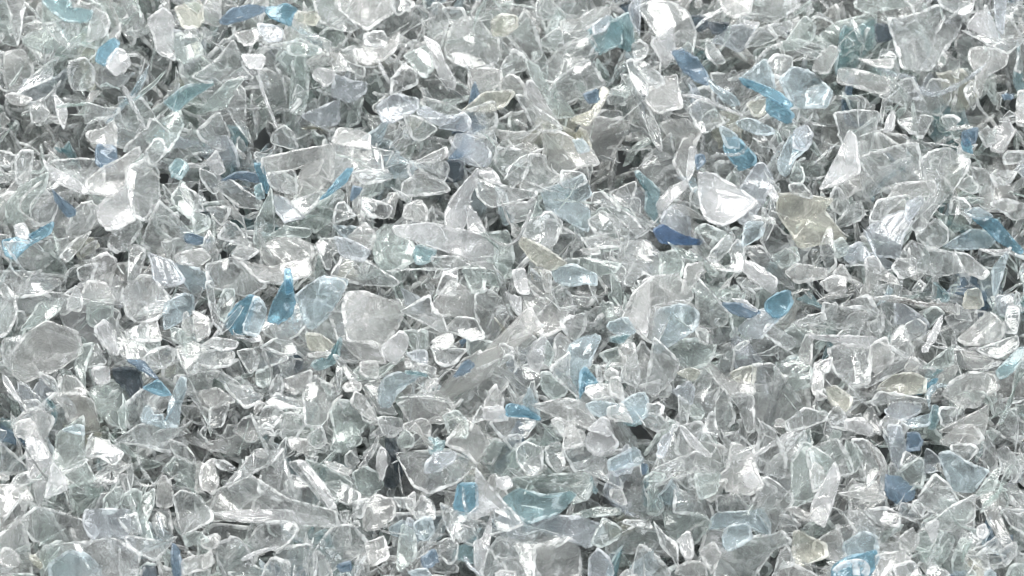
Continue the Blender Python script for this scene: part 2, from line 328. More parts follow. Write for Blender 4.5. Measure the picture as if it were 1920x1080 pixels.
def heap_height(x, y):
    """metres: the soft hills and hollows of the heap"""
    z = 0.0024 * math.sin(x * 62 + 1.0) * math.cos(y * 55 + 0.6) + 0.0026 * mnoise(Vector((x * 90, y * 90, 3.1)))
    for hx, hy, hr, hd in HOLLOWS:
        z -= hd * math.exp(-((x - hx) ** 2 + (y - hy) ** 2) / hr ** 2)
    return z
DATA = """
T 0 0
t|teal blue folded flake|325,10 500,0 545,85 600,60 680,80 640,160 500,155 400,90
g|pale green tapering flake|0,0 40,30 100,250 120,330 60,320 0,250
c|tall narrow triangle with a long white edge|40,0 190,0 160,200 135,330 90,200
g|broad leaf shaped flake|185,300 250,250 350,230 450,330 520,370 460,420 400,420 300,370 210,340
c|kite shaped flake with thick white rim|330,190 480,155 560,150 590,240 585,340 520,360 430,300
c|long thin sliver leaning down|~30 170,0 260,90 330,180
c|upright rounded strip|700,60 800,120 820,180 790,260 650,310 680,170
k|dark grey bowl shaped flake|680,480 800,500 900,560 1010,540 900,640 770,660 710,600
B|small periwinkle blue pointed flake|850,290 890,330 860,400 790,490 720,450 745,370
w|bright egg shaped flake with thick rim|880,370 940,400 970,470 920,545 870,560 800,500 820,440
c|nearly round flat disc|530,470 640,440 700,530 690,630 620,670 540,650 520,550
m|tall pane with a cloudy white smear|40,400 170,380 240,500 230,580 130,640 60,690 35,560
c|curved leaf with a bright arc rim|440,440 380,460 250,560 130,700 240,650 380,590 390,510
w|bright white crumpled fold|1110,160 1230,70 1290,140 1290,330 1310,440 1180,380 1150,250
g|green tinted round cornered polygon|1230,290 1350,255 1470,290 1520,390 1380,470 1310,420
c|small rounded triangle|230,790 300,770 370,840 330,900 240,920
w|bright spiky shard|400,700 480,780 500,850 480,960 440,900
c|wide thin plate|650,770 780,810 900,810 840,870 700,900 640,930
m|milky angular plate|660,990 780,970 850,900 870,1000 860,1080 660,1050
c|six sided pane with torn lower rim|910,740 1060,740 1150,870 1100,1000 960,960 900,880
w|short straight white stick|~45 920,640 1000,790 1090,960
t|long dusky teal arc|1240,760 1380,650 1536,610 1536,650 1400,760 1330,830
g|tall grey green dome|1100,1030 1200,920 1340,820 1370,940 1330,1080 1110,1080
c|tiny round cornered square|1390,220 1470,210 1480,270 1400,280
y|dull olive pane|1320,60 1500,10 1520,120 1490,200 1370,200
c|thin curved strip like a fingernail paring|~24 600,1050 660,930 750,880 860,880
m|milky thumb shaped flake|40,710 110,700 240,740 180,790 80,770
T 1 0
m|milky tall pane|60,0 115,0 110,190 0,180 0,60
s|steel blue boat shaped flake|120,160 200,70 350,40 440,60 420,100 270,150 170,180
B|ragged sky blue flake|440,60 560,50 600,30 690,70 650,120 640,190 560,150 500,130
v|lilac tinted round lobe|400,180 540,200 580,230 560,300 480,310 420,250
m|folded pinkish white strip|230,250 380,220 500,210 530,310 420,270 350,340 280,320
y|brownish olive chip|680,100 830,90 850,140 820,190 700,160
c|large ribbed pane with scalloped rim|800,0 1000,0 1010,70 1110,160 1130,200 1080,225 980,210 870,150 840,80
m|big milky folded plate|1000,0 1390,0 1400,90 1330,130 1220,215 1110,140 1000,60
c|curved pane with thick rolled rim|1400,0 1536,0 1536,60 1450,110 1400,60
g|mushroom cap shaped flake|620,350 700,320 850,350 870,390 780,420 640,410
c|thick hook shaped curled strip|~95 700,275 830,290 920,340 910,430 850,480 760,480
k|dark grey upright pane|440,430 490,420 540,520 580,580 610,760 500,820 480,720 430,600
g|long spindle with a bright seam|690,400 740,440 770,600 770,720 730,850 640,830 650,650
w|small bright white fold|280,410 420,410 455,440 420,520 320,500
c|large triangular sheet with white rim|0,570 100,450 205,310 260,420 270,490 350,580 180,600 30,615
g|sea green triangular flake|0,850 60,720 170,610 290,600 200,700 160,800
c|tall curled strip with white edge|170,680 250,640 300,690 300,900 350,1070 230,920 160,790
w|long thin white arc|~28 400,530 430,680 490,830 545,970
c|rounded blob with lumpy lower rim|950,460 1030,390 1120,350 1130,480 1190,500 1190,580 1080,520 970,540
v|lilac curved flake|970,560 1100,610 1200,620 1200,690 1100,760 960,720
c|flat five sided chip|1200,260 1330,235 1365,300 1360,350 1200,340
m|milky scoop with a raised tail|1130,370 1330,360 1400,300 1450,240 1420,380 1330,450 1220,480 1150,440
w|small bright diamond|810,570 860,510 970,540 960,600 900,650
c|square pane|1410,600 1490,480 1536,500 1536,680 1400,700
w|short white burred rod|~36 1300,450 1340,550 1400,640
v|pale lilac bowl|1300,800 1420,710 1536,700 1536,860 1400,920 1340,900
v|blue grey thin sheet|740,860 900,800 1000,750 1000,920 880,950 780,900
m|bright lumpy flake|960,1070 1010,960 1130,980 1230,1010 1230,1080
c|small leaf shaped flake|510,1010 600,940 660,1000 700,1080 500,1070
c|pointed dome|0,940 100,850 180,1000 150,1080 0,1080
T 2 0
c|small grooved block|250,60 400,60 420,130 360,160 290,140
g|grey ribbed pane|0,420 130,340 180,500 130,560 90,570
c|tall bright leaf|175,40 230,35 290,120 280,200 230,350 160,250 150,150
w|long narrow bright shard|110,280 220,340 260,460 340,600 330,650 290,670 230,590 170,430
c|large paw shaped flake with thick rim|370,150 510,140 600,270 655,290 650,440 600,480 500,500 380,480 290,420 285,340 320,220
y|yellow olive rounded nugget|620,150 700,110 800,130 800,200 720,260 630,260
c|leaning four sided wedge|860,90 920,170 990,400 930,455 870,420 720,250 800,200
c|round cornered plate|970,20 1000,0 1300,0 1320,90 1200,130 970,140 955,80
t|broad dusky teal ribbed block|1340,230 1500,130 1536,120 1536,400 1420,400 1350,280
v|small violet tinted tip|1370,190 1500,110 1480,210 1390,260
m|long milky petal|1150,150 1250,150 1400,60 1500,70 1480,120 1330,210 1160,250
c|strip with fine grooves|980,310 1130,200 1170,240 1330,240 1330,270 1220,300 1130,370 1030,340
c|big pane with rounded corner|1110,600 1330,450 1450,630 1300,700 1180,770 1050,690
c|clear rectangle with crisp white edges|1010,520 1120,370 1340,280 1410,390 1090,595
g|long sea green tapering flake|880,460 980,520 1020,620 1150,740 1230,860 1090,870 1000,700 930,620
c|four sided pane|810,730 870,720 950,810 1090,900 1140,960 1000,980 930,950 880,850
w|frosty shredded wedge|890,620 930,620 1020,780 1140,950 1000,880 900,790 870,700
y|pale olive curved strip|400,830 560,700 680,690 780,700 700,800 560,830
m|cream tinted block|450,530 560,520 680,530 680,620 560,700 480,740 450,640
c|saddle shaped flake|680,520 780,370 870,440 870,520 740,550
m|smooth rounded cloudy flake|680,620 760,560 850,620 870,700 840,720 750,670 690,680
v|pale blue boat shaped flake|60,850 120,800 250,860 370,880 220,940
c|broad triangular plate with white lower edge|0,860 60,880 200,960 100,1040 30,1040
v|pale violet pane|220,960 400,850 450,900 460,1000 350,970
c|square flake split by a bright diagonal|410,840 630,765 650,930 580,1020 470,1000
s|small blue chip|1305,710 1410,670 1410,760 1350,770
y|ragged olive strip|1210,890 1340,850 1420,760 1430,660 1490,690 1440,800 1340,940
k|grey see through pane|1390,900 1430,830 1536,790 1536,970 1400,990
T 3 0
t|large teal ribbed tube piece|0,100 110,100 140,290 120,380 0,380
v|narrow violet edged strip|110,60 190,0 190,260 130,150
c|tall domed sheet with a rolled white rim|190,60 300,20 430,30 540,100 600,240 560,440 420,420 330,270 240,140
w|bright triangle|280,320 435,200 450,370 420,440 380,500
c|thumb shaped chip|135,350 190,300 250,350 230,430 160,460
n|small navy chip|580,120 680,130 700,200 630,240 590,190
n|navy sliver|700,170 860,180 780,250 740,250
s|ribbed slate blue bar|440,400 520,380 620,450 700,570 690,630 600,600 500,500
b|crumpled icy blue strip|700,580 760,640 900,720 930,770 880,790 800,740 730,660
c|long rounded flake|90,470 140,450 190,520 250,640 240,720 190,700 130,600
c|clear bar with squared end|150,480 220,460 350,570 370,620 310,650 250,610
m|folded tile with a bright band|250,680 330,620 465,570 470,650 505,800 320,840 250,760
m|pinkish lobed flake|780,0 1030,0 1010,90 890,130 820,80
c|large sheet with pleated fold|1010,120 1060,0 1390,0 1370,50 1200,150
v|crooked pale violet flake|740,310 840,210 960,190 1050,200 1020,290 940,385 850,340
w|small bright cap|970,150 1090,170 1060,210 990,200
c|wedge with thin white rim|980,350 1050,250 1150,190 1225,285 1100,330
c|four sided chip|1155,190 1320,160 1330,210 1230,270
g|smooth green grey crescent|1240,360 1330,260 1420,130 1500,190 1480,300 1340,370
c|square flake with burred edge|1150,470 1210,410 1330,440 1290,600 1170,570
b|pointed icy blue pane|960,580 1130,450 1180,560 1200,660 1080,640
b|large sky blue curved piece|1250,600 1350,515 1470,550 1536,620 1536,860 1400,800 1310,730
B|ragged sky blue patch|1150,740 1290,800 1340,860 1290,920 1150,840
B|vivid sky blue strip|960,590 1060,620 1230,690 1330,780 1290,800 1180,740 980,640
y|olive chip with ragged top|1000,770 1170,740 1120,860 1040,870
b|blue grey curved strip|920,920 1010,890 1180,960 1190,1000 1100,1010 960,960
b|pale blue pane|790,970 830,960 920,1020 990,1080 790,1080
v|violet edged rounded bowl|1280,1080 1350,980 1440,940 1480,1010 1500,1080
c|smooth dome|560,820 640,750 740,800 820,920 660,1000 600,900
w|long twisted burr|~30 510,710 650,730 780,790 960,870
c|thin pointed wedge|690,310 740,330 830,460 760,480 690,420
c|long bent strip|50,580 110,580 230,780 330,950 350,1080 290,1060 150,720
m|thick squared block|350,930 540,900 640,1000 640,1080 400,1080
T 4 0
n|dark teal chip|420,180 550,200 550,290 430,320
g|large green grey ribbed bottle neck piece|20,270 120,180 410,110 400,360 250,360 150,440 60,380
g|pale green sheet|280,10 440,0 720,10 620,50 440,80 370,100 280,50
c|round cornered plate|880,0 1150,0 1140,80 1080,110 920,50
c|very large shield shaped sheet|530,150 700,130 780,100 880,55 1070,130 1000,280 930,370 830,510 630,490 600,370
w|bright lower half of a curved pane|1110,200 1200,85 1290,130 1340,290 1290,300
v|upright violet strip|1310,0 1400,10 1380,250 1330,200
c|long shallow triangle|1080,230 1340,300 1536,270 1480,340 1410,400
m|cream crumpled flake|1140,370 1270,360 1410,410 1390,490 1260,560 1210,720 1170,650 1180,540 1130,450
c|upright pane|840,600 980,620 980,740 900,860 750,800
c|sharp triangle crossed by a white band|460,720 640,600 700,600 830,860
v|long violet grey hook|~50 400,490 560,560 700,580 740,660 850,720 1000,660 1120,590 1250,480
m|fringed ragged strip|290,440 400,450 550,440 550,510 430,500
m|ragged pinkish white flake|160,520 250,520 510,590 500,690 400,690 250,640 150,620
m|milky wedge|0,400 90,340 140,400 60,550 0,570
c|large square plate|120,860 270,840 440,850 460,1080 110,1080
w|narrow white wedge|480,990 540,830 570,870 550,970
c|pane with torn left edge|590,910 770,870 850,880 770,1030 690,990
s|deep blue chip|1070,990 1190,960 1170,1060 1090,1080
m|short creamy rod|~45 980,970 1060,955 1150,950
c|tall lumpy sliver|1080,680 1150,610 1170,780 1150,820
c|small dome|920,880 1000,865 1060,900 960,980
m|upright milky slab|1490,690 1536,690 1536,960 1480,920
c|rounded chip|1200,1000 1270,950 1330,1050 1250,1080
s|tiny blue sliver|1370,710 1450,710 1450,740 1390,745
T 0 1
s|ridged slate blue block|730,10 860,20 870,110 800,170 720,150
t|dark teal upright flake|1270,180 1330,110 1390,140 1410,180 1350,270 1300,230
c|tapering chip|0,40 130,90 60,170 0,150
c|clear pane with rolled rim|120,120 160,60 250,60 220,200 235,300 125,290
c|large folded sheet with a rounded corner|400,130 570,120 740,125 775,200 770,310 650,330 560,300 480,220
w|long bright tongue below a folded sheet|330,125 400,180 480,220 560,260 650,340 620,375 530,330 400,270
m|long tapering milky fin|660,270 800,170 900,120 1010,40 1045,90 950,170 940,300 830,390 660,340
c|tall wavy sheet|945,190 1100,120 1180,200 1190,420 1080,560 1000,520 960,320
c|hooked top flake|1090,70 1150,0 1240,0 1250,60 1130,160
g|leaf with a long split ridge|55,450 150,330 240,280 355,220 330,340 250,450 180,580 120,600 60,560
c|upright pane with torn rim|330,340 430,460 380,590 240,610 240,450
s|slate blue bean shaped flake|400,350 440,390 510,450 560,490 555,530 500,540 420,430
c|squared pane with bright lower stripe|650,440 730,480 720,560 640,670 600,700 500,660 560,500
w|large curved scoop with bright white lower half|730,480 850,370 980,310 980,430 1005,560 920,610 820,640 750,570
c|rounded flake with a rolled tube side|830,700 930,600 1010,560 1060,620 1000,720 890,810 820,770
c|large trapezoid shield with frosty inside|1070,750 1130,600 1200,440 1290,530 1440,680 1430,760 1280,810 1130,790
c|tilted chip with thick white rim|1350,330 1400,330 1510,400 1515,490 1470,500 1400,420
g|pale greenish curved sheet|1290,400 1370,280 1420,360 1460,500 1430,560 1320,470
g|pale green squared chip|1450,520 1536,500 1536,670 1460,670
w|small bright crumpled bead|110,620 180,600 210,650 200,710 130,690
B|periwinkle blue triangular flake|30,720 210,690 385,590 360,680 200,770 120,860 50,820
c|wide sheet with crossing white edges|40,740 340,740 540,700 430,830 280,960 210,960 120,860
c|two folded slender chips|450,840 560,720 680,660 600,780 510,880
k|dark smoky flake|590,890 630,780 730,720 700,830 670,880
c|long slim plate|970,760 1060,780 1090,820 1060,930 1000,1080 945,1080
c|small egg shaped ring flake|580,940 700,895 720,920 670,1050 600,1010
m|tall rounded slab with a white lower half|690,880 790,825 865,880 865,1080 680,1080 700,960
m|folded pane with torn top|1320,830 1500,790 1536,850 1490,910 1330,890
b|pale aqua sheet|1300,900 1400,900 1536,960 1536,1080 1440,1080 1340,980
c|wide flat plate|0,960 180,960 490,1000 490,1080 0,1080
v|flake with frayed lower corner|1110,820 1290,890 1380,1020 1290,1060 1160,1020 1150,920
T 1 1
k|shaded dark flake|150,40 330,30 320,180 230,160
w|ragged bright prong|10,140 90,60 150,200 90,225
c|rounded pane with pinched side|0,130 80,240 95,350 60,370 0,330
B|upright sky blue twist|370,160 430,150 480,300 460,370 430,300
s|blue grey flat strip|120,280 230,215 370,215 400,290 260,260
c|large bean shaped sheet|100,330 200,270 300,350 420,430 370,480 240,460
t|small sea green square|375,320 420,300 450,400 390,410
m|large frosted crescent with a hole like notch|450,110 700,60 950,10 945,250 800,370 690,370 690,260 840,220 880,110 640,200 470,230
c|bright rounded square in front of the notch|470,220 670,205 685,370 560,350 490,300
c|tall pane with white folded top|960,60 1050,0 1310,60 1320,200 1130,200 1010,270 950,240
c|trapezoid with flat top|1120,210 1250,195 1370,210 1400,260 1190,300
B|thin sky blue spear|870,410 960,310 1060,190 1110,190 1060,280 940,380
s|blue sliver|1110,320 1180,330 1130,400 1095,420
v|rough lavender flake|510,390 600,410 740,540 600,580 540,500
c|small triangular pane with white rim|650,430 860,360 850,430 740,530
g|long swooping leaf with thin white rim|580,620 760,560 830,460 1010,350 1030,400 960,550 830,660 790,620
c|small open triangle|960,590 1000,450 1050,450 1130,540
c|clear facet with a dark spot|1190,400 1310,440 1400,470 1360,550 1240,540 1180,480
g|slim spindle|480,690 600,620 800,640 760,700 640,690
g|tall crooked strip with burrs|500,320 510,500 515,640 470,740 400,780 370,720 390,570 460,430
c|tall bright block|100,700 180,580 240,620 330,740 340,780 200,730
c|small chip with looping rim|10,480 180,470 190,510 130,610 80,560
c|wide chip|0,800 30,640 80,740 20,800
m|large ridged flake with bright facets|430,790 510,730 650,695 790,760 805,840 700,880 520,920 450,860
c|fan shaped flake|210,840 260,760 410,800 300,870
c|cup shaped flake|840,760 880,715 1030,720 1070,790 960,820 940,940 900,900
v|large smoky pane behind the cup|980,700 1080,720 1240,800 1180,880 1020,830
m|white knobbly flake with blue tip|1080,700 1200,590 1280,680 1240,790 1160,780
g|long bottle shaped flake with fringed middle|1250,730 1350,620 1430,620 1536,790 1536,860 1370,985 1300,880
c|long pointed blade|960,980 1060,840 1200,880 1450,1030 1400,1060 1130,1040
m|milky flake with white spots|280,880 500,930 760,860 780,980 560,1040 430,1030
B|bright sky blue cone|570,1080 600,950 640,945 700,1080
c|wide curved dish|740,1080 890,1000 1050,1030 1150,1080
c|large mottled plate|20,910 220,860 350,960 450,1060 300,1080 40,1060
T 2 1
v|lilac rounded lobe|280,0 560,0 600,60 570,160 430,140 300,110
m|folded corner flake|50,130 270,20 280,90 240,120
n|dark blue grey chip|270,130 390,130 400,230 350,280 270,270
c|curled scoop with scalloped rim|0,250 80,210 250,290 290,350 130,380 0,440
c|curved triangle flake|40,150 260,130 290,180 250,280 150,240
w|bright curved shard|510,220 590,180 640,220 685,300 580,270
c|large flat pane with a bright line|660,30 900,60 910,110 860,220 760,330 740,250 650,160
c|broad smooth translucent plate|900,90 1010,90 1030,190 1140,240 1000,350 830,330 880,200
m|large knobbly flake with blue grey top|950,0 1200,0 1350,40 1405,150 1280,160 1150,230 1080,220 1020,150
b|icy blue folded tip|1190,0 1340,0 1350,40 1270,70
c|long horn shaped flake|500,260 700,320 930,360 930,385 780,430 610,475 530,400
w|tall strip with a broad white band|270,510 330,400 420,290 500,200 505,290 450,400 420,580 380,660 280,620
m|small facet|0,590 0,420 80,420 130,500 120,590
b|large kite shaped pane|1000,360 1180,290 1300,240 1355,390 1270,440 1340,480 1330,640 1240,600 1040,480
c|large fan of folded film|1140,200 1290,220 1330,290 1230,330 1140,310
c|round edged pane|870,600 1050,520 1140,600 1080,740 1035,785 900,720 860,680
w|long strip with two bright white bands|0,590 160,600 390,650 540,690 635,750 625,940 560,920 380,830 180,770 0,720
y|olive translucent bar|830,760 860,705 1010,780 1170,890 1060,940 930,880
g|grey green shadowed pane|530,680 740,660 780,860 700,1000 640,960 635,750
w|ragged bright wedge|450,460 520,560 570,660 450,660 430,560
c|slim arched rim|1290,710 1440,680 1536,720 1536,790 1360,780
m|pale lumpy bar|1280,790 1420,780 1420,830 1310,820
c|clear dome with white edge|1340,580 1450,500 1536,560 1536,690 1400,670
c|small arch|1370,440 1380,370 1450,360 1536,450 1536,520 1460,450
g|grey sheet|1180,860 1350,860 1536,900 1520,960 1390,980 1250,940
b|large cloudy pane with white knobbed corner|1080,940 1220,910 1390,980 1390,1060 1320,1040 1220,1060 1100,1030
w|milky cape shaped flake|770,960 860,940 880,1030 950,1080 760,1080
m|bright facet with burr|990,960 1060,960 1080,1080 990,1080
t|sea green chip|30,830 60,760 200,800 150,880 60,900
c|small curved panes|160,850 330,840 450,910 360,930 210,940
c|large tent shaped flake|130,1080 250,980 360,930 420,1080
g|rounded sheet with dusky top|400,940 570,940 610,1080 420,1080
T 3 1
c|bright clear panel|240,100 330,30 420,0 460,200 540,260 440,300 380,350 300,310 210,200
m|tall bright sheet with white streak|470,0 640,0 590,100 540,250 440,150
w|tall white upright strip|565,30 610,40 600,180 560,270 540,230
s|steel blue chip|610,90 670,80 680,130 620,200
B|blue sheet behind a clear bent rim|780,0 980,0 1050,90 1050,140 940,190 830,50
c|bent rim like a bracket|~26 760,70 880,85 960,70 1000,0
w|big bowl shaped sheet with a broad white side|640,230 760,240 900,330 1060,430 960,520 880,570 800,600 690,560 650,420
v|violet edged crumpled bag shape|960,330 1060,170 1110,160 1180,260 1110,420 1050,530 1000,590 940,560 960,430
b|small icy triangle|960,740 990,590 1120,590 1110,680 980,760
w|long split white petal|320,440 420,330 540,270 540,330 440,420 345,515
t|sea green twisted ribbon|160,240 190,215 270,290 340,350 310,460 330,600 230,490 240,330
c|tapered clear tip|0,370 150,285 160,300 110,470 20,440
v|blue grey plate with knobbly lower edge|350,590 400,480 520,460 560,570 560,700 460,650
D|deep cobalt blue crumpled shard|300,650 380,610 430,650 520,690 640,720 630,750 470,750 360,740
c|clear arc|110,470 140,400 200,420 190,520 240,600 320,620 280,650 180,560
c|long diagonal strip|0,520 0,400 150,560 230,670 170,690
y|large cream yellow rounded plate|1240,390 1350,385 1536,430 1560,500 1720,700 1500,740 1390,760 1330,650 1240,520
g|slim chip with rim|680,600 860,680 870,720 790,730 600,650
c|clear block with white edge|700,860 800,720 870,690 880,770 770,880
c|four sided pane|860,800 920,720 970,760 960,950 830,950 890,880
c|large round face with cloudy patches|60,750 230,730 350,850 320,1020 220,960 110,1050 10,1000
g|green grey drum shaped flake|350,830 460,800 515,900 490,1010 340,1030
g|pale green lobed strip|410,740 480,780 600,830 700,890 765,960 740,990 640,890 500,840
m|upright bar with rounded end|540,920 640,890 670,940 580,1080 480,1080
w|bright white pane|960,870 1050,900 1215,1010 1180,1080 1100,1060 950,940
k|long grey pane with white edge|970,790 1110,770 1210,900 1340,1060 1300,1070 1200,1000 1060,890
c|small cup|1310,310 1400,300 1480,380 1470,410 1340,370
w|small bright wedge|1150,370 1180,300 1230,400 1200,425
b|icy blue crumpled flake|1230,120 1280,0 1420,0 1430,50 1350,110 1300,230 1240,200
m|soft white dome|1290,960 1380,900 1536,900 1536,1040 1370,1040
k|grey shadowed pane|1120,720 1200,600 1340,760 1270,830 1130,830
g|dark green chip|1180,840 1360,770 1380,880 1260,930
g|grey leaf shaped flake|1310,270 1370,130 1430,240 1400,310
c|narrow flake with a bead|1110,480 1190,600 1150,700 1110,760
T 4 1
w|tall white wedge|10,330 130,110 180,0 300,0 300,210 150,290
c|large ribbed rectangle with three bright slots|310,110 640,10 720,10 780,270 530,310 370,390 345,350
c|very large sheet with a long bright folded edge|760,130 850,70 960,45 1120,140 1080,230 960,380 860,500 780,640 690,590 900,400 780,260
m|tangled milky bracket|600,300 850,280 865,380 720,400 650,380 470,480
c|narrow L shaped rim|~40 790,190 890,210 900,380
v|flake with a dark fold|660,440 760,390 780,440 730,510 670,590 650,540
v|broad slate violet plate|360,640 470,570 620,510 690,600 620,690 600,850 510,830 430,830
c|dark eyed chip|80,430 110,340 150,330 220,450 190,530 110,500
c|long folded sliver|110,630 220,480 300,430 340,530 240,600
c|bent milky trough|380,560 440,430 560,400 650,390 500,520 460,580
v|violet rimmed panel|190,850 220,780 310,735 380,840 250,900
v|sharp violet rod|~30 330,640 380,720 430,860
m|pale violet trumpet shaped flake|350,870 430,850 480,940 580,1010 560,1050 450,1010 370,1080
g|mint green nugget|110,740 170,700 220,770 190,830 130,850
c|leaf like upright flake|10,780 60,640 95,640 110,780 130,910 60,960
c|clear six sided chip|545,930 590,870 720,860 720,970 620,1010
c|grooved curved rim with bright bands|620,850 700,735 850,790 1010,820 1070,950 880,980 740,940
m|milky sheet|1020,820 1110,830 1270,960 1220,1010 1070,940
c|large crumpled sheet|740,690 880,560 960,640 960,730 830,800 
b|pale aqua leaf|940,770 1060,690 1150,640 1340,690 1270,770 1090,790
B|sky blue folded fin|1150,560 1330,570 1420,680 1520,790 1490,815 1350,730 1250,640
b|pale grey blue cap|1090,500 1200,475 1300,540 1250,570 1150,550
c|clear curved strip|1135,180 1260,210 1290,290 1300,420 1270,480 1200,450 1210,330
c|rounded panel|1290,450 1400,415 1536,460 1536,530 1470,570
c|upright chip|980,520 1000,390 1090,420 1140,480 1060,520
b|long upright leaf|1290,1080 1300,940 1390,830 1410,850 1350,1080
w|bright white bone shaped piece|1200,790 1400,800 1440,770 1390,840 1290,820
c|flat panel|1030,320 1130,240 1200,330 1150,370
c|wide faint panel|1290,240 1330,200 1480,210 1430,290 1330,320
c|flap|1390,150 1400,60 1536,50 1536,130
m|large rounded corner piece|10,1040 120,990 200,1010 250,1080 30,1080
c|small arch|660,1080 750,1020 800,1060 790,1080
m|crumpled grey chip|100,980 170,895 240,1010 180,1000
B|deep teal blue chip|1030,0 1160,0 1150,70 1080,40
T 0 2
k|large faint sheet|130,60 330,0 480,0 440,90 300,130 190,180 120,170
c|long faint pane|0,0 60,0 110,80 120,200 60,330 0,380
g|shallow shell shaped flake|160,310 250,190 290,120 430,85 470,120 420,190 300,280
c|bent clear hook|500,130 570,0 620,90 600,170 550,160
m|lower lip of a tall scoop|580,0 865,0 860,90 680,105 620,70
g|square grey green pane|660,105 840,95 840,200 710,290 660,250
c|thick rounded hexagon with a bright white middle|880,80 1010,0 1190,0 1250,60 1250,160 1160,230 1040,250 960,200 940,100
b|pale teal cloudy flake|1240,130 1370,50 1440,60 1450,180 1290,280 1240,300
m|huge frosted rounded pentagon|90,520 200,360 350,265 560,340 600,480 440,590 180,695 120,620
c|thin leaf behind the pentagon|20,400 160,360 100,480 90,600 30,560
k|small egg chip|120,180 180,180 190,250 130,310
c|long curved blade|840,210 900,290 1100,480 1230,590 1130,580 950,530 890,460 820,330
w|triangle with a bright white diagonal|710,310 790,240 850,320 890,490 850,490 760,410
w|small bright white square|700,610 810,590 820,700 740,720 700,670
c|triangle of film|640,600 720,410 800,560 
g|broad shadowed sheet|600,440 700,420 640,600 640,740 560,590
n|rough navy grey flake|850,615 940,600 1040,620 1070,760 990,830 930,740 870,680
c|ring shaped bowl|1080,530 1150,460 1260,440 1310,470 1290,560 1160,610 1100,600
c|folded clear hoop|950,340 1050,280 1100,270 1110,400 1010,390
m|knuckle shaped block|1100,240 1170,240 1210,390 1110,400
g|dusky green chip|1290,300 1400,320 1440,390 1350,420 1290,380
m|white pegged chip|1370,290 1380,190 1410,190 1450,330 1400,370
c|five sided pane with frosty rim|1310,470 1420,400 1536,430 1536,620 1420,645
m|bright block|1445,170 1536,160 1536,410 1480,400
m|large ragged milky flake|355,800 560,790 690,850 740,1060 690,1060 590,980 510,1000 490,900
m|soft translucent cone|470,780 490,660 560,670 640,760 640,800 500,790
g|tilted rectangular block with white top|690,770 840,700 930,740 990,830 910,1040 830,1010 720,880
B|shallow sky blue flake|1075,750 1190,690 1280,800 1200,800
b|pale blue tusk|1265,890 1310,770 1350,680 1385,690 1390,770 1350,880 1340,1030 1200,1030 1260,970
b|crumbled icy blue flake|1060,1000 1090,890 1130,900 1150,960 1220,940 1200,1030
c|large angular plate|915,910 1080,770 1270,810 1260,880 1200,940 1130,900 1060,1010 1340,1040 1340,1080 930,1080
s|long faint blue blade|950,540 1070,550 1190,680 1130,660
w|long slender prong|20,650 60,680 160,850 110,830 30,720
m|wide arched flake|90,1030 200,920 290,910 400,980 390,1020 320,1080 200,1060
m|round tipped flake|50,1080 130,1010 210,990 270,1030 290,1080
c|long twisted rim|~36 130,700 210,740 300,840 380,920 440,910
b|small icy cap|460,1070 560,1030 620,1030 630,1080
c|pale prong|280,630 400,680 440,780 350,720
c|pane with torn rim|160,850 280,840 320,910 200,920 
k|smoky chip|1220,600 1320,550 1400,640 1280,690 1220,680
T 1 2
c|long drooping blade with blue tint|0,0 90,0 90,200 140,340 60,250
g|egg shaped standing pane|90,150 150,10 220,20 210,120 150,240 110,220
B|sky blue split flame|150,250 250,120 340,60 370,90 310,330 220,340
b|bright pale fin|290,310 370,70 430,110 460,180 400,350 320,340
B|tall sky blue cone|480,230 520,110 570,0 655,0 670,90 640,200 560,245 500,240
c|thick curled cup with rolled edge|450,230 560,260 660,230 690,190 650,110 730,130 765,260 700,340 620,380 550,370
b|large folded pane|690,60 760,0 1180,0 990,90 900,220 820,290 760,270 740,150
w|white burred bone|240,370 340,385 410,350 420,400 350,400
k|shaded ribbed flake|940,210 1060,60 1050,370 1000,390
m|large rounded bowl with a broad white band|1050,150 1080,50 1200,40 1330,90 1480,130 1450,260 1330,440 1240,400 1080,380
w|rounded block with bright white top|1330,440 1470,325 1520,380 1510,450 1430,570 1340,510
c|wide dish|0,440 70,370 240,400 230,450 120,470 60,440
c|curved flake with pinkish rim|0,600 0,450 100,460 200,480 210,510 180,580 60,600
c|sharp folded triangle|240,480 360,455 400,530 380,600 340,640
c|rolling leaf shaped sheet|370,450 450,440 600,510 620,530 400,620 370,600
c|shell shaped flake|420,450 530,380 650,400 690,490 600,500
y|small cream square|760,340 860,350 970,430 880,470 790,460
m|thin cream bar|780,490 930,480 930,500 790,520
t|pale teal hook|805,580 830,540 960,520 1000,380 1020,400 1000,500 970,560 860,610
m|long four sided frosty slab|1025,395 1290,410 1350,560 1180,540 1110,480
c|bright narrow shard|965,510 1000,510 1130,660 1080,690
m|small square chunk|1165,560 1290,550 1300,670 1190,660
c|long upright sliver|990,590 1030,620 1010,790 990,770
b|icy blue rolled scoop|1310,840 1340,690 1440,640 1536,630 1536,690 1450,770 1390,885 1340,870
c|five sided flake with rough grey middle|745,820 770,720 830,670 1020,800 950,900 870,1030 760,1020
m|cup shaped cloudy piece|580,690 680,665 790,620 790,700 740,770 660,790
c|small upright triangle|490,760 545,650 580,700 590,780 500,810
c|squared rod with crosswise ribs|450,870 550,790 640,830 740,850 740,900 560,900
k|dark ridged pane|550,550 640,530 820,550 830,620 640,660
c|twisted double strip|20,640 120,630 260,720 310,860 280,880 200,810 130,700 
g|grey shaded square|390,640 500,590 490,710 440,750 390,720
m|milky facet|0,780 100,755 220,850 40,900
c|angular frame|40,910 150,850 180,880 130,1030 40,1040
m|lumpy folded strip|370,900 400,850 440,870 380,960
c|half round pane|400,990 450,890 530,890 590,940 500,1060 400,1040
c|round topped pane|510,1080 600,940 730,960 750,1020 740,1080
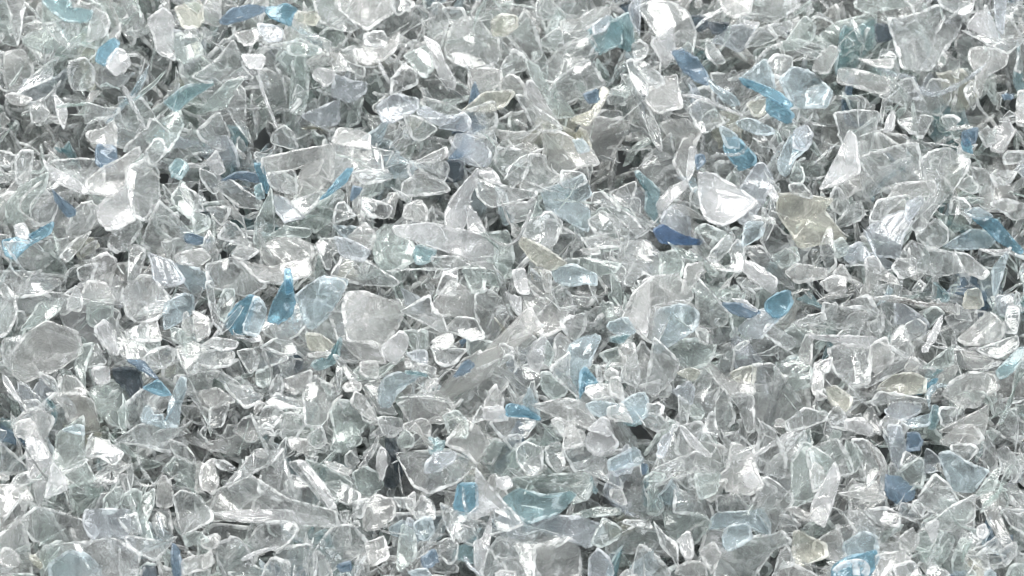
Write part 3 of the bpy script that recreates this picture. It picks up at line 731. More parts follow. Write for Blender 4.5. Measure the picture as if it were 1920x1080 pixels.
g|large grey green upright slab|950,950 980,850 1100,860 1240,980 1190,1080 930,1080
m|bent cream lid|1100,870 1130,785 1190,810 1270,960 1230,980
c|small open box|1300,990 1330,970 1460,980 1490,1040 1470,1080 1310,1080
k|wide grey pane|1170,720 1310,690 1400,880 1440,940 1300,930
m|small round knob|1500,600 1510,550 1536,545 1536,610
m|round lumpy flake|1040,740 1100,690 1170,720 1160,770 1060,770
c|tiny bright pyramid|400,1070 450,1015 500,1040 520,1080
c|plate with crooked rim|130,700 250,740 350,740 360,820 430,790 400,850 300,900
T 2 2
m|broad frosted pentagon|170,140 290,0 350,0 490,70 480,230 390,215 250,200
c|leaf with two sharp ribs|500,60 600,25 690,90 750,180 680,300 640,370 600,390 560,350 500,200
c|curved triangle with white rim|0,180 150,60 180,180 240,210 280,330 200,310 100,250
c|clear shard|280,310 360,220 490,240 560,370 450,390 380,350
m|bright knotted flake|165,400 240,360 310,340 330,400 280,450 240,460
c|curved bowl|170,430 290,460 420,460 340,560 260,585 210,560
w|narrow falling wedge|720,30 790,70 830,70 835,195 800,190
m|large milky square with torn side|865,80 1000,90 1180,110 1180,190 1130,300 1010,360 870,300
c|rippled tongue|1130,250 1310,190 1320,300 1240,390 1170,340
g|rounded square saddle|440,400 480,390 610,410 680,470 740,500 660,570 560,590 500,560 450,490
c|arrowhead pane|700,610 820,600 960,620 980,700 850,860 790,760
c|fluted upright piece|800,370 870,330 950,390 930,450 820,600
w|bright curved fin|880,520 940,420 990,370 1030,390 1000,540 970,620 920,600
c|long flat plate with a raised white ridge|300,710 500,620 740,510 790,600 700,750 560,860 410,950 380,770
s|blue flat chip|330,670 390,580 440,540 485,580 430,630
c|small dome|680,440 710,420 780,460 780,520 720,500
c|clear rounded rod|0,545 100,570 195,600 180,650 80,620 0,600
v|dark violet grey chip|0,490 60,470 120,470 130,570 40,540
t|teal film under a clear rod|0,600 120,640 120,665 0,660
m|burred cream chip|120,700 210,680 200,720 130,770
m|rounded frosted rectangle|0,880 0,850 200,780 250,800 330,900 120,980 20,1000
g|smooth pale wedge|230,1080 260,960 350,920 430,1000 500,1080
m|small knobbly tent|560,880 600,780 640,735 700,830 690,900 600,920
w|bright low flake with white edge|560,980 560,900 690,890 735,990 650,990
B|vivid azure chip|735,960 735,890 770,870 870,900 970,970 960,990 870,960
m|large open sheet with crooked folds|930,880 1170,840 1300,860 1390,1010 1340,1050 1130,980
b|smoky blue curved fin|1180,620 1200,440 1290,380 1420,370 1420,400 1330,590 1280,650 1250,790 
B|sky blue edged bright fin|1280,830 1280,640 1320,600 1410,710 1320,720
c|broad hollow triangular pane|1060,610 1200,490 1190,650 1280,830 1100,670
m|large smooth blob|1310,760 1400,710 1536,710 1536,840 1380,840
k|smooth grey disc|1090,390 1130,340 1220,420 1180,520 1090,560
k|dark flake with violet edge|1340,190 1400,150 1536,120 1536,210 1450,270 1350,270
g|grey green sheet|990,640 1050,640 1180,770 1090,840 1000,760
b|cloudy blue grey dome|1330,880 1400,850 1536,840 1536,960 1400,960
m|cream lobe|1070,1000 1110,980 1250,1050 1250,1080 1100,1080
w|white pebble like chip|1340,1060 1440,970 1490,990 1510,1080
m|creamy block|0,1000 90,980 150,1020 150,1080 0,1080
g|grey rounded plate|0,300 130,320 130,460 40,470 0,400
c|small peaked flake|740,370 790,270 820,250 860,300 870,330 800,370
c|knob topped sliver|470,1010 540,880 560,980 
g|dusky angular chip|1010,560 1030,390 1085,490 1050,570
c|wide low flake|610,1010 750,970 940,1000 960,1080 600,1080
c|small standing blade|1400,610 1420,580 1450,700 1410,700
m|small round bulb|1460,650 1500,605 1536,610 1536,690 1470,690
T 3 2
m|large tall plate with white inner band|75,220 150,50 190,0 560,0 575,80 500,140 440,130 320,400 240,370
w|long white panel|110,240 190,0 280,0 260,180 240,360 180,300
b|icy blue rimmed petal|320,180 470,135 560,150 620,190 600,300 480,380 330,480 300,400
c|long transparent leaf with blue edges|300,390 340,420 480,560 450,660 300,800 240,750
c|rounded triangular plate|600,0 670,0 800,130 850,190 830,260 720,290 620,270
v|cornflower blue crumpled crescent|930,310 1060,180 1140,160 1200,220 1270,190 1130,330 1110,370 1000,360
B|cornflower blue cup|1140,110 1200,60 1300,20 1330,110 1280,190 1210,220 1140,160
s|steel grey wing shaped flake|810,120 930,115 1090,180 1000,220 900,190
w|small bright block|880,80 970,90 1060,150 1060,180 950,130
g|mint green crumpled bowl|420,450 510,395 640,390 670,430 750,430 700,560 600,600 520,580 450,520
y|pale greenish folded scrap|470,640 560,600 640,620 600,690 560,680
k|dark pane with a white top edge|720,400 740,290 920,300 880,380 760,430
c|narrow upright pane|610,310 690,310 700,420 640,390
k|thin curved grey flake|800,440 870,420 900,480 880,620 810,670
c|large slanted leaf with white highlights|1000,310 1050,300 1270,450 1350,510 1210,590 1110,570 1020,470
c|grey square flake with thin rim|1120,340 1160,270 1400,410 1290,460 1200,400
c|large tile with a bright tube like ridge|1055,600 1190,590 1410,880 1370,950 1100,1075 1050,1000 1040,750
g|shallow green tinted hull|1210,590 1330,520 1450,500 1480,720 1300,780 1220,700
m|flake with hollow ring top|1390,480 1440,350 1500,350 1480,430 1480,560 1400,540
c|large shield with rounded corner|1350,250 1536,140 1536,290 1400,290
b|small green blue leaf|0,230 90,220 160,330 60,360 0,350
t|ragged teal chip|0,350 120,350 50,410 0,420
m|small bright tangled flake|30,470 100,390 150,430 160,530 90,560
c|crossing slivers|60,620 160,470 190,700 160,740 60,680
c|curved wedge with bright middle|570,860 620,640 690,600 790,740 740,860 690,970
c|upright narrow knife|480,810 560,870 540,1060 500,1050
c|bulb shaped flake|760,870 830,760 905,960 840,1070 760,1070
m|ragged arched flake|690,580 720,560 830,670 1040,720 1030,790 880,810 800,740
c|twin peaked white flake|870,820 950,790 1040,820 1050,1060 990,1070 940,900
c|small spear|690,980 740,930 780,1080 670,1070
c|rounded pane|210,990 250,950 340,950 405,1040 330,1075 250,1040
b|pale blue curved sheet|60,860 190,790 250,830 230,950 150,1020 100,930
m|large smooth milky flake|0,850 60,880 140,1010 0,1020
m|smooth rounded flake|0,620 40,680 70,840 0,840
c|curled clip|900,440 990,395 1010,410 920,470
y|olive brown crumpled sheet|870,640 960,600 1060,580 1040,710 920,700
c|striped panel|1300,1000 1430,900 1536,920 1536,1020 1380,1060 1300,1060
m|side sheet|1480,700 1520,570 1536,600 1536,840 1490,800
c|short pegged rod|410,1080 440,1030 480,1010 480,1040 440,1080
v|grey violet dome|430,780 560,700 600,760 580,860 560,870 470,800
c|grey chip|250,870 370,880 350,950 260,940
T 4 2
c|clear gable shaped flake|180,120 370,50 440,190 410,210 330,150 180,155
c|wide rounded sheet with scalloped rim|50,110 180,150 330,140 460,210 470,300 420,340 240,275 210,310 30,240
k|dark green standing flake|470,100 560,90 580,250 510,330 470,250
v|violet rimmed bent triangle|575,110 640,130 800,240 820,290 780,350 740,240 580,270
w|long bright white rod|~60 920,210 870,330 810,440 775,480
g|grey green standing pane|790,180 860,140 940,190 870,240 820,300
m|large rounded cream flake|1050,380 1270,190 1370,260 1365,370 1250,410 1120,420
k|dark angular sheet|950,220 1080,180 1250,180 1180,260 1040,330 980,280
c|curved bowl with dark middle|1190,460 1360,400 1480,360 1480,450 1350,520 1250,500
m|long ragged bar|380,80 560,60 760,110 1030,130 1020,200 900,160 640,110
y|tan flake|1080,130 1110,20 1200,10 1230,130 1150,150
c|big milky tile with white rim|80,470 150,440 380,450 370,700 240,730 120,620
w|bright bar over a milky tile|0,340 230,360 420,370 370,450 150,410 0,390
m|corner piece with loops|370,560 400,430 500,370 555,540 430,640
c|long fan of film|250,720 430,600 690,530 700,570 540,650 370,740
c|egg shaped flake|540,490 560,340 630,280 690,430 700,480 640,520 570,530
c|small folded circle|660,380 650,280 740,230 800,290 770,370 700,390
m|milky tongue|640,600 690,510 750,560 730,600 670,625
g|square leaf with knobbly burr|780,600 1000,430 1000,580 880,600
k|smooth dark pane|1000,560 1010,430 1060,450 1300,540 1260,600 1120,610
c|upright branched burr|~44 1015,310 1010,430 1090,470
y|olive rounded pillow|450,740 560,660 700,640 790,680 790,780 620,800 480,790
B|thin azure rod|~44 740,800 800,740 890,680
b|looped pale blue strip|~44 830,910 815,800 880,730 990,730
m|large crumpled white flake|940,800 1000,700 1130,640 1300,660 1340,760 1220,810 1190,880 1080,880
v|shiny purple grey lump|500,920 560,870 660,850 760,880 750,930 610,1000 530,960
c|slender bottle shaped strip|400,850 460,780 600,800 780,830 760,860 560,850 420,880
c|thin stem|~30 140,640 220,720 300,830 370,890
c|four sided lamp shaped flake|60,970 130,890 200,960 200,1060 100,1030
w|bright knotted cap|200,1000 300,975 380,1030 390,1080 200,1060
k|dark narrow tent|330,980 390,885 460,1030 460,1080 370,1050
c|bright bell shaped flake|465,1030 510,960 670,1040 670,1080 460,1080
b|pale blue dart|620,1000 850,940 820,1030 680,1050
t|deep teal chip|820,1040 850,890 890,890 900,970 870,1050
c|small hat shaped flake|900,900 1030,900 1020,1000 920,1030
m|long swept flake with bright spine|910,1070 1130,960 1270,880 1230,1080
g|long hanging strip|1350,990 1440,830 1470,640 1520,530 1536,600 1480,700 1430,900 1380,1000
c|small pane|0,520 100,520 70,620 0,710
m|small facet|0,720 60,820 0,880
c|sliver beside a cream flake|1230,600 1350,550 1350,575 1220,620
c|dusky narrow pane|1400,330 1410,130 1500,160 1480,330
y|olive sheet|60,760 130,740 250,830 200,930 90,860
t|dusky teal sheet|1330,620 1500,450 1536,470 1440,640 1360,680
T 0 3
w|very tall white wedge|150,0 290,0 390,230 330,420 290,560 210,250
g|large speckled triangular slab|440,30 620,0 625,200 710,350 550,390 450,430 340,490 400,230
w|bright inner corner of a speckled slab|400,240 480,340 500,430 340,490
c|triangular pane clipped short|0,50 100,170 205,275 160,305 0,300
c|small four sided chip|100,350 210,295 225,380 120,410
m|knobbly ragged scrap|0,410 180,400 235,520 150,500 40,630 0,600
m|small lumpy bar|0,310 60,330 50,360 0,350
c|tall slim pyramid with white haze|0,870 70,740 140,645 180,760 215,930 235,1080 0,1080
m|cloudy white patch|10,900 60,870 130,920 140,1000 60,1010 10,980
c|large humpbacked pane with torn crest|180,660 290,570 440,610 640,680 720,740 640,850 400,860 250,800
g|broad smooth sheet|530,400 700,385 890,380 700,560 560,620 
c|very large plate with slanting corner|320,1080 390,870 840,820 1020,920 960,1080
b|pale round pane inside a large plate|380,1000 520,900 640,920 740,1020 740,1080 400,1080
c|clear kinked sheet|680,40 800,70 920,160 850,250 740,180 640,200
k|grey dome|690,380 720,320 840,240 890,340 880,380 780,390
m|bright thumb|1180,540 1190,380 1220,330 1280,390 1290,540 1240,560
c|curved white cord|~34 1030,90 1040,220 1090,320 1160,400
g|clear nested arch|1020,640 1060,500 1160,430 1150,560 1080,700 1170,820 1060,770
g|small arched pane|770,610 790,490 880,415 920,450 860,600
g|rounded pane|930,470 1020,430 1060,480 1040,600 960,600 910,560
c|four sided flake with bright white corner|1310,500 1360,450 1470,480 1536,580 1536,690 1370,770 1350,680
g|bent sheet with white fold|1230,290 1320,190 1480,250 1470,470 1410,400
m|upright milky slab|1480,220 1536,200 1536,490 1470,450
c|small triangle of film|890,650 1020,615 1060,760 960,750
c|large sheet with two crossing folds|870,70 940,0 1380,0 1400,80 1330,120 1240,150 1050,90
c|tilted clear wing|1270,60 1390,100 1460,190 1450,240 1310,170
k|grey chip|900,330 1010,320 1060,420 940,440
c|folded spiky flake|940,790 1040,800 1230,830 1320,780 1160,960 1000,890
v|thin violet rod|~26 1180,620 1210,700 1230,780
n|dark blue knotted scrap|1050,1080 1080,1000 1160,1010 1180,1080
s|icy blue frayed strip|1290,850 1340,880 1370,1040 1310,1080 1290,960
m|ragged grey sheet|1370,960 1480,930 1536,880 1536,1060 1380,1070
g|grey rounded sheet|1380,780 1480,750 1536,780 1536,840 1400,850
v|grey violet plate|650,590 960,590 960,760 840,780 700,800 640,700
k|slate strip|1150,650 1200,590 1270,600 1290,760 1230,800 1160,740
T 1 3
c|large tapering ribbed bottle shoulder|150,430 370,350 600,500 940,590 960,700 600,680 210,660 60,600
w|long bright bumpy ridge|90,610 330,590 600,590 800,630 940,680 900,710 640,680 300,670
c|very large faceted triangle|640,250 740,230 880,390 960,540 1040,680 1050,750 930,600 800,420
w|bright white spine of a faceted triangle|700,240 760,230 890,390 980,550 930,560 830,420
c|thin sheet under a triangle|450,260 580,140 620,290 680,500 540,500 400,440
c|broad film with crossing scratches|160,400 380,140 470,150 580,130 500,230 330,320
m|small white domed chip|370,160 430,135 470,160 465,190 400,190
g|kite shaped pane|770,210 900,260 1010,320 1110,390 1000,380 880,380
g|twisted rounded curl|1110,310 1210,265 1300,310 1340,400 1230,480 1150,430
m|bumpy small log|900,220 1000,240 1105,290 1060,320 950,280
c|small oval pane|1060,180 1100,140 1150,220 1100,275 1060,240
g|large grey green slab|930,0 1200,0 1170,70 1050,140 950,130 
c|long blade with a curl|1200,200 1300,30 1290,120 1220,230 1150,270
w|slim standing bead|1290,200 1320,120 1355,140 1360,260 1330,360 1290,270
n|charcoal scratched sheet|1350,10 1450,0 1450,130 1480,300 1430,400 1350,380 1370,200
c|round ring chip|780,30 850,0 900,0 910,70 860,120 790,90
c|clouded hollow cup|900,390 1000,370 1160,460 1150,510 1060,540 940,480
m|pink tinted milky block|1200,560 1280,475 1420,530 1410,640 1300,720 1200,730
m|matt cream square|1205,840 1340,790 1380,940 1245,1005
c|large sack shaped flake with thick rim|830,900 960,720 1100,710 1200,830 1190,890 1000,1000 930,1050 830,1080
c|small upright fin|1060,700 1150,665 1165,710 1100,720
c|curled long ended loop|320,850 420,700 500,680 660,680 685,740 620,830 540,880 450,870 350,920
w|long frayed splinter|~34 270,965 400,900 560,860
c|rounded hood|530,930 620,870 780,850 830,920 820,1080 700,1080
c|small bent frame|420,1080 500,950 630,980 630,1080
k|broad grey sheet|100,850 240,800 330,900 400,1080 180,1080 100,950
m|corner of a milky plate|0,780 90,760 110,830 40,880 0,880
m|bright rounded tip|0,900 50,890 50,1000 0,1080
m|bright scoop|0,190 60,200 100,380 60,460 0,480
c|clear stem|1130,630 1150,520 1230,500 1180,640
c|angular pane with white edge|1420,490 1536,460 1536,610 1460,560
g|tall pale strip|1440,1000 1480,700 1536,640 1536,1050 1460,1040
c|hazy film panel|610,380 680,330 800,420 860,490 820,560 660,520
s|small blue grey tip|1000,1000 1090,970 1090,1040 1020,1040
g|pale green lobe|1450,60 1500,0 1536,0 1536,140 1460,110
m|bright patch of frosted film|640,40 780,60 770,170 640,110
c|low facet|70,210 160,220 240,280 110,280
k|grey lens|170,420 250,370 350,390 350,450 230,460
c|torn fin|1020,600 1080,590 1060,680 1030,660
T 2 3
c|very large round bowl with white crescent rim|0,210 0,150 280,140 480,240 350,370 150,450 40,400
v|small icy lavender chip lying on a round bowl|120,300 130,230 200,155 335,150 330,220 200,295
m|large pale dome|280,90 320,0 560,0 590,90 500,230 420,150
t|sea green rounded nub|150,40 240,70 255,110 190,165 150,150
B|bright azure square|340,540 370,390 500,400 500,580 430,590 340,570
w|long pointed white trumpet|440,610 510,560 500,280 600,420 730,560 560,610 500,645
c|thin bent pin over an azure square|~30 400,410 410,540 450,660 510,800
g|wide grey green pane|550,180 650,60 740,110 860,200 810,290 650,350 600,260
c|looped leaf shaped flake|820,100 880,80 990,130 990,260 940,310 870,300 810,210
c|leaf shaped chip with thick rim|1020,130 1115,80 1155,180 1150,270 1115,300 1040,230
c|small frame chip|715,60 750,25 830,20 830,100 760,110
t|long teal rimmed boat shaped flake|720,500 830,430 1000,480 1190,450 1225,480 1130,590 1000,640 900,680 740,560
g|large rounded sheet with curved end|790,350 1000,330 1320,310 1355,380 1310,500 1200,530 1220,470 1000,480 850,430
v|large lavender fan with crumpled corner|890,690 1080,640 1260,640 1430,700 1430,750 1330,860 1200,800 1000,740
c|wide scoop with bright edge|620,770 760,730 840,700 1190,790 1090,860 930,830 800,830
m|large rounded pane with bright bottom|930,960 950,860 1200,810 1260,880 1285,1080 1000,1080
c|big pane under a scoop|620,880 680,800 850,840 950,850 920,980 930,1080 780,1080 700,960
w|tall white knobbly post|490,1040 490,820 540,810 610,620 610,780 580,900 540,1060
c|small tent with dark hole|530,1060 600,880 660,970 690,1050 640,1080
b|icy blue rough nugget|35,700 80,660 155,645 185,740 110,815 50,760
c|crooked burred rod|~56 250,650 210,760 140,860 20,960
c|tall bowed strip|230,540 290,570 340,700 330,820 270,700
c|hanging claw|210,840 290,800 360,840 350,950 300,990 240,930
v|blue violet frayed streak|~34 410,930 450,1010 530,1070
s|dark azure patch|90,960 180,880 210,960 130,1020
k|dusky lump|160,1000 230,950 350,1000 360,1050 190,1050
v|small lavender blue pane|1340,1080 1360,950 1420,885 1490,960 1520,1040 1480,1080
g|tall grey pane|1370,830 1450,650 1536,690 1536,820 1440,860
m|creamy green patch|1120,0 1300,0 1300,90 1150,130
w|large bright block|1320,0 1500,0 1536,90 1490,150 1400,170 1320,90
c|large curved sheet with white spine|1160,140 1320,100 1480,230 1536,330 1536,450 1300,280 1250,300
g|long thin sheet|1220,620 1400,570 1536,550 1536,640 1300,640
w|rounded white knuckle|650,350 740,340 770,400 720,430 660,410
c|fan blade|310,580 420,600 510,720 520,830 360,800
m|milky edge scrap|0,470 40,450 30,620 0,600
c|faint web of film|640,590 740,570 850,690 720,740 650,690
c|shaded pane|30,600 90,480 170,540 190,650 60,650
m|low bright mound|630,1080 680,1040 780,1050 790,1080
b|pale blue low strip|0,1050 120,1025 160,1070 60,1080
T 3 3
c|large shield with thick white rim|455,0 720,0 790,180 790,230 600,140 510,190 465,130
w|bright sloping panel|470,0 560,0 720,170 690,180 560,90
c|bent sheet with thin torn rim|300,280 490,200 620,150 860,280 780,330 630,290 540,290 400,300
c|sharp peaked pane|0,340 190,250 210,420 265,540 240,650 80,610 90,500
b|blue grey layered sheet|0,170 140,120 210,210 170,240 0,330
s|azure scrap|205,240 245,245 240,300 210,310
g|small open mouth shaped flake|220,350 300,295 370,320 360,370 250,370
g|slender cone|250,600 260,420 300,370 370,570 320,620
c|small grooved rocker|830,20 920,10 1040,130 1040,170 950,210 880,120 850,260 825,220
m|large smooth pinkish film|860,280 880,100 960,120 1040,200 1060,300 1110,400 1000,460 860,430 770,340
w|small chalky blob|970,330 1020,300 1100,370 1040,420 985,400
w|long thin pale rod|~40 930,260 1120,130 1280,30 1330,0
c|tilted plate with sharp corner|1050,280 1080,90 1100,0 1200,10 1280,190 1270,330
c|large pane with a white slanting side|1030,590 1110,370 1150,350 1330,480 1330,530 1260,600 1190,760 1100,620
g|large bluish rounded sheet|1340,210 1430,90 1536,70 1536,560 1340,560
m|pointed milky petal|1470,330 1500,230 1536,210 1536,500 1490,440
c|four sided pane with rough edge|1250,80 1420,0 1430,60 1340,210 1290,180
c|dark cornered pane with white swoosh|450,600 460,430 500,440 570,490 640,530 690,640 520,610
g|broad green grey bowl|380,600 520,610 650,620 715,690 600,830 450,800 400,740
b|pale blue folded parallelogram|720,730 770,610 1000,600 1100,580 1150,690 1150,780 980,690
b|pale blue ragged pane|815,790 850,720 1000,690 1020,800 860,890 830,850
c|large long leaf with pale facets|765,960 1010,800 1160,790 1230,755 1300,840 1180,890 960,1080 770,1080
m|small upright milky petal|640,890 750,830 790,930 730,1050 680,980
c|four cornered bright flake|120,1080 190,860 250,880 400,1030 410,1080
w|short bright tooth|480,820 540,760 570,760 590,920 540,960 510,900
m|rounded window like flake|460,1060 500,1000 580,970 660,980 685,1040 680,1080
c|large sheet with bright patches|0,800 180,690 270,720 370,780 350,900 250,870 150,900 0,940
c|blade with a bright white crease|300,680 380,780 470,840 470,1010 430,930 360,860
y|pale olive rounded block|1350,760 1390,750 1450,790 1536,780 1536,990 1400,1000 1350,950
m|large creamy pebble like flake|1230,1060 1270,980 1340,990 1500,1070 1500,1080 1240,1080
k|dull grey stripe|1250,620 1330,640 1400,700 1250,700
m|bright tangled corner|1290,580 1380,560 1450,640 1520,560 1536,560 1536,700 1440,660
c|low long sheet|1180,1080 1250,900 1300,860 1340,990 1240,1020
c|horseshoe shaped strip|~46 545,300 575,400 560,450
g|teal shaded sheet|610,320 790,310 760,450 650,500 620,450
m|milky wedge|0,400 60,440 90,530 70,545 0,520
k|faint pane|770,480 920,480 1020,520 1030,600 780,600
v|upright pale violet sheet|320,180 350,60 440,0 400,120 370,190 
c|low chip|80,660 250,670 280,720 90,690
T 4 3
w|long bright leaning slab|0,690 0,500 110,240 150,350 90,560 40,700
c|wide upright slab with folded cap|0,60 130,60 210,180 245,300 130,330 30,300 0,350
g|drum like green grey ring piece|200,70 280,100 320,190 270,290 230,280 200,180
c|tall wavy strip|250,70 350,70 440,200 450,290 360,410 330,250
m|long curved finger|370,80 470,170 500,250 490,430 440,420 460,260
m|flat milky arrow|150,460 240,450 400,425 500,495 400,520 270,490
c|wide sheet with shadowed hollow|340,590 500,570 600,620 590,710 430,680
v|upside down triangular milky violet flake|460,0 665,0 650,130 580,280 540,170
s|indigo blue folded chip|670,10 740,10 770,80 740,130 655,140
g|small three sided bowl|570,320 740,200 775,220 775,400 690,390
s|frosted slate blue block|505,340 600,340 710,420 700,500 580,530 505,460
c|large triangle with thick milky rim|750,500 870,320 960,400 1050,540 920,600 820,580
b|large pale blue rounded triangle|910,170 990,155 1100,230 1260,290 1190,380 1150,440 1010,430 960,330
m|crumpled milky loaf|920,60 980,0 1220,0 1230,50 1150,90 940,90
c|thin plate behind a blue triangle|990,100 1150,95 1190,130 1110,220 1010,170
c|slim sheet|820,700 1000,560 1160,480 1150,650 1040,720 940,740
k|narrow grey leaf|1230,200 1260,20 1310,120 1340,260 1250,290
c|curved leaf with double rim|1340,150 1400,110 1480,200 1520,270 1460,380 1380,290
m|knobbly cream strip|1210,500 1300,450 1340,600 1440,820 1370,840 1260,640
w|small glowing white knob|1190,720 1240,690 1270,750 1230,800 1190,780
w|white peg shaped splinter|845,680 870,660 895,690 870,820 850,830 795,700
g|wide rounded pane|730,780 860,730 1000,790 990,870 900,1000 820,1000 750,870
m|jagged milky lump|600,800 690,730 750,800 700,900 620,870
m|pale green block|0,780 140,725 160,780 190,930 120,960 0,960
B|sky blue triangle marked with a white curved stroke|110,1010 200,950 415,895 425,980 370,1075 110,1080
b|pale aqua pane above a blue triangle|190,840 330,750 420,780 430,900 200,940
c|tall ridged sheet with a bright corner line|180,610 240,590 330,610 430,750 300,770
g|cluster of curved rims|1000,960 1060,810 1160,820 1080,870 1090,980 1180,1060 1020,1080
c|small starlike flake|1110,920 1180,930 1250,870 1280,1040 1200,1000
m|long crumpled film|430,930 610,900 680,960 560,1000 450,1080
c|large crossed pane|420,860 600,830 690,930 600,990 440,920
k|long dark leaf|1340,390 1450,400 1536,500 1536,620 1430,530
c|angular sheet|1350,560 1480,620 1536,620 1536,800 1440,700
c|small flake with bright corner|1350,890 1470,845 1475,910 1400,1000
g|rounded grey dome|1400,1080 1450,1000 1536,985 1536,1080
b|tiny icy blue chip|1240,1060 1290,1030 1340,1080 1250,1080
c|thin bow shaped strip|~36 870,840 850,920 810,1000
c|faint smooth sheet|560,1010 700,970 760,1060 740,1080 600,1080
c|slanted shaded sheet|820,1010 880,1000 970,1060 960,1080 800,1080
c|narrow blade|600,620 620,530 700,570 750,660 740,680
c|small split chip|700,540 740,510 800,580 760,620
c|clear pane on edge|640,150 720,180 740,200 610,260
g|wavy grey sheet|1170,480 1240,380 1320,280 1360,290 1310,430
"""
# ---------------------------------------------------------------- the flakes one can tell apart
items = []
ox = oy = 0
for line in DATA.strip().splitlines():
    if line.startswith('T '):
        _, tx, ty = line.split()
        ox, oy = int(tx) * 384, int(ty) * 270
        continue
    code, desc, pts = line.split('|')
    width = 0
    if pts.startswith('~'):
        w, pts = pts.split(' ', 1)
        width = float(w[1:]) / 4
    P = np.array([[float(a) for a in q.split(',')] for q in pts.split()])
    if not width:                               # outlines that run on past the piece of photo they were read from
        grow = 0.32 * math.sqrt(centroid(P)[1])
        for ax, lo, hi, first, last in ((0, 0, 1536, ox == 0, ox == 1536), (1, 0, 1080, oy == 0, oy == 810)):
            for lim, sign, outer in ((lo, -1, first), (hi, 1, last)):
                on = np.abs(P[:, ax] - lim) < 0.5
                if on.any():
                    oth = 1 - ax
                    mid = P[on, oth].mean()
                    P[on, ax] += sign * grow * (1.5 if outer else 1.0) * np.random.default_rng(len(items)).uniform(0.5, 1.1, on.sum())
                    if not outer:
                        P[on, oth] = mid + (P[on, oth] - mid) * 0.45
    P = P / 4 + (ox, oy)
    if width:                                   # a strip: spine + width
        m = len(P); t = np.linspace(0, m - 1, (m - 1) * 5 + 1)
        S = np.stack([np.interp(t, range(m), P[:, 0]), np.interp(t, range(m), P[:, 1])], 1)
        for _ in range(2):
            S[1:-1] = (S[:-2] + 2 * S[1:-1] + S[2:]) / 4
        area_ = np.linalg.norm(np.diff(S, axis=0), axis=1).sum() * width
        c = S[len(S) // 2]
    else:
        S = None
        c, area_ = centroid(P)
        P = c + (P - c) * 1.10
    items.append(dict(code=code, desc=desc, P=P, S=S, w=width, c=c, area=area_))

# glare patches and folds that belong to another flake stay in the bed
NOT_ALONE = ('lower half of a', 'cloudy white patch', 'lower lip', 'inner corner of', 'spine of a', 'bright bar over',
             'bright sloping panel', 'corner of a milky', 'bright patch of', 'middle tear', 'faint web', 'shaded pane')
for it in items:
    it['alone'] = not any(s in it['desc'] for s in NOT_ALONE)
order = sorted([i for i in items if i['alone']], key=lambda i: -i['area'] * (1.5 if i['code'] in 'BDsty' else 1))
THINGS = 300
for i, it in enumerate(order):
    it['thing'] = i < THINGS
areas = sorted(i['area'] for i in items)

